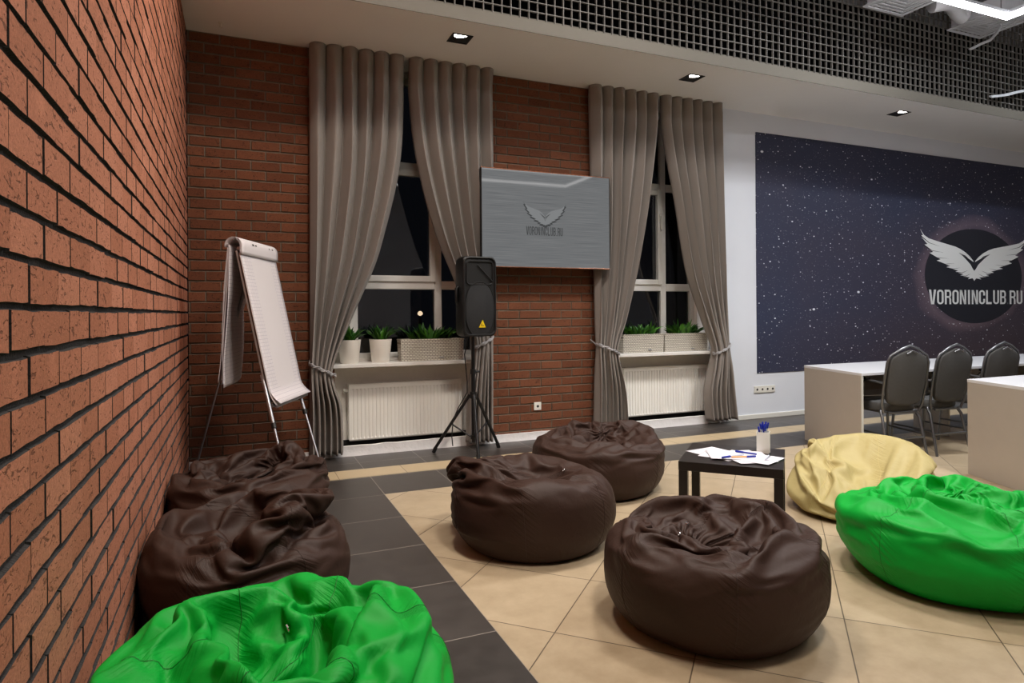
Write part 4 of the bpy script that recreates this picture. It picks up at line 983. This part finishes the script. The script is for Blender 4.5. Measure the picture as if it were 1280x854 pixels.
# ================================================================== CHAIRS
def chair_proto(label):
    t = thing('banquet_chair', label, 'chair', (0, 0, 0), 0, 'grey banquet chairs at the desk'); r = .011
    def bx_(y): return 0
    # local: the sitter faces +y; the back leans slightly to -y
    hw, zt = .20, .915
    def yb_(z): return -.205-.10*(z-.42)/.5
    pth = [(-hw+.03, yb_(.36), .375), (-hw+.005, yb_(.42), .44), (-hw-.005, yb_(.6), .60), (-hw, yb_(.78), .78), (-hw+.025, yb_(.83), .835), (-.08, yb_(.89), .888), (0, yb_(zt), zt)]
    pth += [(-x, y, z) for x, y, z in pth[::-1][1:]]
    b = MB(); b.tube(pth, r, 10); b.tube([(-.13, yb_(.36), .372), (.13, yb_(.36), .372)], r*.9, 8); b.build('back_frame', 'chairmet', t, smooth=True)
    # padded back
    ol = [(-.165, .46), (-.182, .60), (-.182, .77), (-.165, .822), (-.09, .858), (0, .888), (.09, .858), (.165, .822), (.182, .77), (.182, .60), (.165, .46), (.09, .435), (0, .428), (-.09, .435)]
    ol = smooth_poly(ol, 2); n = len(ol); b = MB(); vs = []
    for s, off in ((.90, -.024), (.975, -.018), (1, -.008), (1, .008), (.975, .020), (.90, .028)):
        for x, z in ol: vs.append((x*s, yb_(.66+(z-.66)*s)+off, .66+(z-.66)*s))
    fs = [(j*n+k, j*n+(k+1) % n, (j+1)*n+(k+1) % n, (j+1)*n+k) for j in range(5) for k in range(n)]+[tuple(range(n))[::-1], tuple(range(5*n, 6*n))]
    b.put(vs, [f[::-1] for f in fs]); b.build('backrest', 'chairfab', t, smooth=True)
    b = MB(); b.tube([(-.05, yb_(.868)-.03, .852), (0, yb_(.88)-.032, .872), (.05, yb_(.868)-.03, .852)], .006, 8); b.build('back_handle', 'steel', t, smooth=True)
    # seat cushion
    b = MB(); ol = smooth_poly([(-.20, -.19), (.20, -.19), (.215, .20), (.16, .24), (-.16, .24), (-.215, .20)], 2); n = len(ol); vs = []
    for s, z in ((.93, .385), (.99, .392), (1, .41), (1, .43), (.97, .448), (.88, .458)):
        for x, y in ol: vs.append((x*s, y*s, z))
    b.put(vs, [(j*n+k, j*n+(k+1) % n, (j+1)*n+(k+1) % n, (j+1)*n+k) for j in range(5) for k in range(n)]+[tuple(range(n))[::-1], tuple(range(5*n, 6*n))]); b.build('seat', 'chairfab', t, smooth=True)
    for sx in (-1, 1):
        b = MB(); b.tube([(sx*.165, -.15, .385), (sx*.18, -.19, .33), (sx*.195, -.27, .0)], [.013, .013, .011], 10); b.build('leg', 'chairmet', t, smooth=True)
        b = MB(); b.tube([(sx*.165, .15, .385), (sx*.18, .19, .35), (sx*.205, .215, .0)], [.013, .013, .011], 10); b.build('leg', 'chairmet', t, smooth=True)
        b = MB(); b.tube([(sx*.19, -.225, .20), (sx*.195, .203, .20)], .008, 8); b.build('stretcher', 'chairmet', t, smooth=True)
        b = MB(); b.tube([(sx*.205, yb_(.6)+.01, .615), (sx*.225, -.15, .625), (sx*.225, .12, .615), (sx*.205, .17, .56), (sx*.19, .17, .40)], .010, 8); am = b.build('armrest', 'chairmet', t, smooth=True)
        b = MB(); b.box((sx*.225-.022, -.08, .630), (sx*.225+.022, .13, .650)); b.build('arm_pad', 'black', am, bevel=.008, seg=3)
    b = MB(); b.tube([(-.19, -.235, .175), (.19, -.235, .175)], .008, 8); b.build('rear_stretcher', 'chairmet', t, smooth=True)
    b = MB(); b.tube([(-.165, .15, .378), (-.165, -.17, .378), (.165, -.17, .378), (.165, .15, .378)], .011, 8, closed=True); b.build('seat_frame', 'chairmet', t, smooth=True)
    return t
ch0 = chair_proto('grey banquet chair nearest the left end panel of the far desk')
ch0.scale = (.92, .92, 1)
spots = [((4.95, 3.73), -14, None), ((5.44, 3.71), -7, 'second grey banquet chair, full back in view between the two desks'), ((6.08, 3.71), -9, 'rightmost grey banquet chair, half hidden by the nearer desk')]
for (p, a, lb) in spots:
    if lb is None: ch0.location = (p[0], p[1], 0); ch0.rotation_euler = (0, 0, math.radians(a))
    else: dup(ch0, (p[0], p[1], 0), math.radians(a), lb)

# ================================================================== CEILING SERVICES
def diffuser(label, x0, y0, s, z, rz=0):
    t = thing('air_diffuser', label, 'air vent', (x0+s/2, y0+s/2, z), rz); h = s/2
    b = MB()
    def fr(o0, o1, za, zb):
        for c0, c1 in (((-o0, -o0), (o0, -o1)), ((-o0, o1), (o0, o0)), ((-o0, -o1), (-o1, o1)), ((o1, -o1), (o0, o1))): b.box((c0[0], c0[1], za), (c1[0], c1[1], zb))
    fr(h, h-.03, 0, .012); b.build('vent_frame', 'duct', t)
    b = MB(); k = h-.05
    while k > .05: fr(k, k-.022, .006+.1*(h-k)*.15, .012+.1*(h-k)*.15); k -= .045
    b.build('louvre', 'duct', t)
    b = MB(); b.box((-h+.03, -h+.03, .03), (h-.03, h-.03, .16)); b.build('plenum_box', 'duct', t)
diffuser('square louvred air diffuser beside the LED ring, top right', 5.72, 3.96, .56, 4.2)
diffuser('square air diffuser partly behind the LED ring corner', 7.05, 4.0, .56, 4.2)
b = MB(); pth = []; 
for k in range(25):
    u = k/24; pth.append((6.42+.58*u, 4.30-.05*math.sin(u*5), 4.25+.04*math.sin(u*PI)))
b.tube(pth, [.075+.004*(k % 2) for k in range(25)], 14); o = tag(b.build('flexible_duct', 'duct', smooth=True), 'crinkled grey flexible duct sagging between the air diffusers', 'air duct')
b = MB(); b.box((6.7, 2.0, 4.40), (9.6, 3.1, 4.62)); tag(b.build('ventilation_duct', 'duct', bevel=.01), 'grey rectangular ventilation duct above the LED ring corner', 'air duct')
def ow(x, y, Y): return tuple(on_wall(x, y, Y))
b = MB(); b.tube([ow(1212, 62, 4.5), ow(1226, 55, 4.45), ow(1238, 50, 4.4), ow(1247, 40, 4.3), ow(1252, 31, 4.2)], .018, 8, flat=.35); tag(b.build('hanging_cable', 'duct', smooth=True), 'grey cable bundle hanging below the LED ring corner', 'cable')
b = MB(); b.tube([ow(1238, 121, 4.58), ow(1256, 119, 4.56), ow(1272, 115, 4.56), ow(1300, 110, 4.56), ow(1340, 100, 4.5)], .022, 8, flat=.4); tag(b.build('loose_cable', 'duct', smooth=True), 'loose grey cable crossing the grid at the right edge', 'cable')
# ================================================================== BEAN BAGS
# each bag: a heap of filling, a cloth cover that is let fall over it, crumples and comes to rest
def ring_mesh(name, rings, n):
    """rings: list of (list of n points) ; closed with end points"""
    vs=[];fs=[]
    for r in rings: vs+=r
    m=len(rings)
    for i in range(m-1):
        for k in range(n):
            a=i*n+k;b=i*n+(k+1)%n
            fs.append((a,b,b+n,a+n))
    c0=sum((Vector(v) for v in rings[0]),Vector())/n; c1=sum((Vector(v) for v in rings[-1]),Vector())/n
    vs.append(c0);vs.append(c1);i0=len(vs)-2;i1=len(vs)-1
    for k in range(n):
        fs.append((i0,(k+1)%n,k)); a=(m-1)*n
        fs.append((i1,a+k,a+(k+1)%n))
    me=bpy.data.meshes.new(name);me.from_pydata([tuple(v) for v in vs],[],fs);me.update()
    return me
def spl(pts,t):
    # catmull through pts (x,y) list ; t in 0..1 by arclength param approx (index)
    n=len(pts)-1;s=t*n;i=min(int(s),n-1);u=s-i
    p0=pts[max(i-1,0)];p1=pts[i];p2=pts[i+1];p3=pts[min(i+2,n)]
    return [0.5*((2*p1[j])+(-p0[j]+p2[j])*u+(2*p0[j]-5*p1[j]+4*p2[j]-p3[j])*u*u+(-p0[j]+3*p1[j]-3*p2[j]+p3[j])*u**3) for j in (0,1)]
def resample(pts,m):
    P=[spl(pts,i/400) for i in range(401)]
    L=[0]
    for a,b in zip(P,P[1:]): L.append(L[-1]+math.hypot(b[0]-a[0],b[1]-a[1]))
    out=[];j=0
    for i in range(m):
        t=L[-1]*i/(m-1)
        while j<399 and L[j+1]<t: j+=1
        u=(t-L[j])/max(L[j+1]-L[j],1e-9);out.append([P[j][0]+(P[j+1][0]-P[j][0])*u,P[j][1]+(P[j+1][1]-P[j][1])*u])
    return out
def setup(p,idx):
    n=p.get('n',72);m=p.get('m',62)
    R=p['R'];rot=p.get('rot',0);ox,oy=idx*4.0,0
    ex,ey=p.get('ex',1),p.get('ey',1)
    # fill mound (beans)
    fr=[(0.05,.004),(.66*R,.004),(.84*R,.03),(.97*R,.12),(R,.20),(.96*R,p['fh']*.84),(.84*R,p['fh']),(.66*R,p['fh']*.97),(.36*R,p['fh']*.5+p['fc']*.5),(.03,p['fc'])]
    pr=resample(fr,26)
    nn=40
    def ell(r,z,k,nn,lob=0,dx=0,dy=0):
        a=2*math.pi*k/nn
        nz=1+p.get('irr',.05)*noise.noise(Vector((math.cos(a)*1.3+p['seed']*7,math.sin(a)*1.3,z*3)))
        return Vector((ox+r*nz*ex*math.cos(a)+dx,oy+r*nz*ey*math.sin(a)+dy,z))
    rings=[]
    for r,z in pr:
        ring=[]
        for k in range(nn):
            a=2*math.pi*k/nn
            zz=z
            if z>.1: zz=z*(1+p.get('til',0)*(math.cos(a-p.get('ta',0)))*r/R+p.get('bump',.18)*noise.noise(Vector((r*4*math.cos(a),r*4*math.sin(a),p['seed']*3.1)))*min(1,(z-.1)/.1))
            v=ell(r,zz,k,nn);ring.append(v)
        rings.append(ring)
    cm=ring_mesh('fill%d'%idx,rings,nn);co=bpy.data.objects.new('fill%d'%idx,cm);bpy.context.collection.objects.link(co)
    c=co.modifiers.new('c','COLLISION');co.collision.thickness_outer=.006;co.collision.cloth_friction=p.get('fric',12);co.collision.damping=.3
    # cloth
    H=p['H']
    cl=[(0.06,.0005),(.7*R,.0005),(.87*R,.024),(1.005*R,.12),(1.03*R,.22),(1.02*R,.34*1),(.86*R,.34+(H-.34)*.42),(.60*R,.34+(H-.34)*.8),(p.get('neck',.12),H),(p.get('neck',.12)*.5,H+.008),(.015,H+.008)]
    pr=resample(cl,m)
    la=p.get('la',0);lean=p.get('lean',.3)
    rings=[]
    for i,(r,z) in enumerate(pr):
        t=max(0,(z-.26)/(H-.26));dx=lean*t*t*math.cos(la);dy=lean*t*t*math.sin(la)
        ring=[]
        for k in range(n):
            v=ell(r,z,k,n,dx=dx,dy=dy)
            w=.004+.02*t
            vn=v-Vector((ox,oy,0));v+=Vector((noise.noise(vn*9+Vector((p['seed'],0,0)))*w,noise.noise(vn*9+Vector((0,p['seed']+5,0)))*w,(noise.noise(vn*9)*w if z>.05 else 0)))
            ring.append(v)
        rings.append(ring)
    me=ring_mesh('bag%d'%idx,rings,n);ob=bpy.data.objects.new('bag%d'%idx,me);bpy.context.collection.objects.link(ob)
    g=ob.vertex_groups.new(name='pin')
    for i,(r,z) in enumerate(pr):
        w=1.0 if z<.012 else max(0,min(1,(.24-z)/.2))*.75
        if i<m*.5 and w>0: g.add([i*n+k for k in range(n)],w,'REPLACE')
    g.add([len(me.vertices)-2],1.0,'REPLACE')
    c=ob.modifiers.new('cl','CLOTH');s=c.settings
    s.quality=p.get('q',6);s.mass=.25;s.tension_stiffness=p.get('ts',18);s.compression_stiffness=p.get('ts',18);s.shear_stiffness=8;s.bending_stiffness=p.get('bend',.25)
    s.tension_damping=8;s.bending_damping=.5;s.air_damping=2.0
    s.vertex_group_mass='pin';s.pin_stiffness=1
    if p.get('press'): s.use_pressure=True;s.uniform_pressure_force=p['press']
    s.shrink_min=p.get('shrink',0)
    c.collision_settings.use_collision=True;c.collision_settings.distance_min=.006;c.collision_settings.collision_quality=3
    c.collision_settings.use_self_collision=True;c.collision_settings.self_distance_min=.007
    c.point_cache.frame_start=1;c.point_cache.frame_end=200
    return ob,co
def run(bags,frames,ids=None):
    ids=ids or list(range(len(bags)))
    sc=bpy.context.scene;sc.frame_start=1;sc.frame_end=frames
    obs=[setup(p,i) for i,p in zip(ids,bags)]
    fl=bpy.data.meshes.new('fl');fl.from_pydata([(-3,-3,0),(60,-3,0),(60,3,0),(-3,3,0)],[],[(0,1,2,3)]);fo=bpy.data.objects.new('fl',fl);bpy.context.collection.objects.link(fo);fo.modifiers.new('c','COLLISION');fo.collision.thickness_outer=.002;fo.collision.cloth_friction=20
    for f in range(1,frames+1): sc.frame_set(f)
    dg=bpy.context.evaluated_depsgraph_get();out=[]
    for i,(ob,co) in zip(ids,obs):
        me=bpy.data.meshes.new_from_object(ob.evaluated_get(dg))
        me.transform(Matrix.Translation((-i*4.0,0,0)));out.append(me)
    for ob,co in obs: bpy.data.objects.remove(ob);bpy.data.objects.remove(co)
    bpy.data.objects.remove(fo);sc.frame_set(1)
    return out

FR=75
BAGS=[
 dict(R=.405,fh=.325,fc=.18,H=.72,seed=1,la=2.6,lean=.22,bend=.3),
 dict(R=.41,fh=.34,fc=.15,H=.78,seed=2,la=2.0,lean=.3,bend=.3),
 dict(R=.435,fh=.32,fc=.20,H=.72,seed=3,la=.9,lean=.22,bend=.3),
 dict(R=.47,fh=.285,fc=.24,H=.64,seed=4,la=0,lean=.30,ex=1.05,bend=.3,neck=.15),
 dict(R=.37,fh=.24,fc=.16,H=1.08,seed=5,la=.5,lean=.78,ex=1.14,til=.65,ta=.4,bend=.3,neck=.17),
 dict(R=.43,fh=.30,fc=.16,H=1.0,seed=6,la=0,lean=.12,bend=.15,ex=.92,neck=.12),
 dict(R=.43,fh=.31,fc=.17,H=1.0,seed=11,la=-.4,lean=.24,bend=.15,ex=.90,neck=.12),
 dict(R=.45,fh=.41,fc=.24,H=1.02,seed=9,la=2.4,lean=.14,bend=.15,ex=.88,irr=.02,neck=.12),
]

# ---- finishing a cover: seams, eyelets, zips
def finish(me, p, n, m, name, label, loc, mk, group, extras):
    root = thing('bean_bag', label, 'bean bag', loc, 0, group)
    N = len(me.vertices); ring = (N-2)//n
    a1 = me.attributes.new('seam', 'FLOAT', 'POINT'); a2 = me.attributes.new('run', 'FLOAT', 'POINT')
    sv = [0.]*N; rv = [0.]*N; L = 0
    for i in range(ring):
        if i: L += (me.vertices[i*n].co-me.vertices[(i-1)*n].co).length
        for k in range(n):
            s = (k+p.get('so', 0))/n*6; sv[i*n+k] = abs((s+.5) % 1-.5); rv[i*n+k] = L+.03*k
    a1.data.foreach_set('value', sv); a2.data.foreach_set('value', rv)
    me.materials.clear(); me.materials.append(M[mk]); me.polygons.foreach_set('use_smooth', [True]*len(me.polygons))
    o = bpy.data.objects.new('cover', me); COL.objects.link(o); o.parent = root
    sb = o.modifiers.new('sub', 'SUBSURF'); sb.levels = 1; sb.render_levels = 1
    bpy.context.view_layer.update(); ev = o.evaluated_get(bpy.context.evaluated_depsgraph_get()).to_mesh()
    sv_ = BVHTree.FromPolygons([v.co.copy() for v in ev.vertices], [tuple(f.vertices) for f in ev.polygons])
    for q in range(6):
        k = int(round(q*n/6-p.get('so', 0))) % n; pts = []
        i0 = int(ring*.16)
        for i in range(i0, ring-3):
            v = me.vertices[i*n+k]; pts.append(v.co+v.normal*.0022)
        fine = []
        for a_, c_ in zip(pts, pts[1:]): fine += [a_, a_.lerp(c_, .34), a_.lerp(c_, .67)]
        pts = []
        for p_ in fine:          # lay the stitching on the smoothed cloth
            h_, n_, _, _ = sv_.find_nearest(p_); pts.append(h_+n_*.0003)
        b = MB(); b.tube(pts, .0011, 5); b.build('seam', mk+'_s', root, smooth=True)
    bv = BVHTree.FromPolygons([v.co for v in me.vertices], [tuple(f.vertices) for f in me.polygons])
    for kind, x, y in extras:
        d = ray(x, y); hit, nn_, _, _ = bv.ray_cast(CAM-Vector(loc), d)
        if hit is None: continue
        if nn_.dot(d) > 0: nn_ = -nn_
        R_ = nn_.to_track_quat('Z', 'Y').to_matrix().to_4x4()
        b = MB(); b.T = Matrix.Translation(hit+nn_*.003) @ R_
        if kind == 'eyelet':
            b.tube([(.006*math.cos(a*PI/8), .006*math.sin(a*PI/8), 0) for a in range(16)], .0022, 6, closed=True); b.build('eyelet', 'steel', root, smooth=True)
        else:
            b.T = b.T @ Matrix.Rotation(1.3, 4, 'Z'); b.box((-.003, -.006, -.001), (.003, .006, .003)); b.tube([(0, -.006, .002), (0, -.018, .003)], .0022, 6); b.build('zip_pull', 'steel', root, smooth=True)
    return root
INFO = [
 ('front dark brown bean bag in the middle of the beige floor', (1.71, 2.025, 0), 'brown', 'dark brown bean bags', [('eyelet', 859, 655), ('eyelet', 850, 668)]),
 ('middle dark brown bean bag on the beige tiles beside the dark border', (1.425, 3.085, 0), 'brown', 'dark brown bean bags', [('eyelet', 705, 588)]),
 ('farthest dark brown bean bag, behind the middle one near the wall screen', (2.26, 3.83, 0), 'brown', 'dark brown bean bags', []),
 ('bright green bean bag at the right edge of the room view', (3.0, 1.90, 0), 'green', 'green bean bags', []),
 ('pale cream bean bag slumped beside the coffee table', (3.46, 2.78, 0), 'cream', None, []),
 ('dark brown bean bag in the left corner under the flip chart', (.055, 3.86, 0), 'brown', 'dark brown bean bags', []),
 ('dark brown bean bag against the left brick wall behind the green one', (.03, 2.84, 0), 'brown', 'dark brown bean bags', [('eyelet', 440, 661)]),
 ('bright green bean bag at the lower left against the brick wall', (.085, 1.58, 0), 'green', 'green bean bags', [('zip', 361, 783)]),
]
meshes = run(BAGS, FR)
for me, p, (lb, loc, mk, grp, ex) in zip(meshes, BAGS, INFO): finish(me, p, p.get('n', 72), p.get('m', 62), 'bean_bag', lb, loc, mk, grp, ex)

# ================================================================== CAMERA, WORLD, OUTPUT
cd = bpy.data.cameras.new('camera'); co = bpy.data.objects.new('camera', cd); COL.objects.link(co)
Bk = -FW; mt = Matrix((( RV.x, UV.x, Bk.x), (RV.y, UV.y, Bk.y), (RV.z, UV.z, Bk.z))).to_4x4(); mt.translation = CAM
co.matrix_world = mt; cd.sensor_width = 36; cd.lens = CF/1280*36; cd.shift_x = 0; cd.shift_y = -(427-CCY)/1280; cd.clip_start = .05; cd.clip_end = 200
bpy.context.scene.camera = co
w = bpy.data.worlds.new('night'); bpy.context.scene.world = w; w.use_nodes = True
w.node_tree.nodes['Background'].inputs[0].default_value = (.02, .022, .03, 1); w.node_tree.nodes['Background'].inputs[1].default_value = .15
sc = bpy.context.scene
sc.view_settings.view_transform = 'Standard'; sc.view_settings.look = 'None'; sc.view_settings.gamma = 1; sc.view_settings.use_curve_mapping = False
sc.view_settings.exposure = 0.0
sc.cycles.use_denoising = True; sc.cycles.max_bounces = 8; sc.cycles.diffuse_bounces = 5; sc.cycles.glossy_bounces = 4; sc.cycles.transparent_max_bounces = 8
sc.cycles.sample_clamp_indirect = 6; sc.cycles.caustics_reflective = False; sc.cycles.caustics_refractive = False
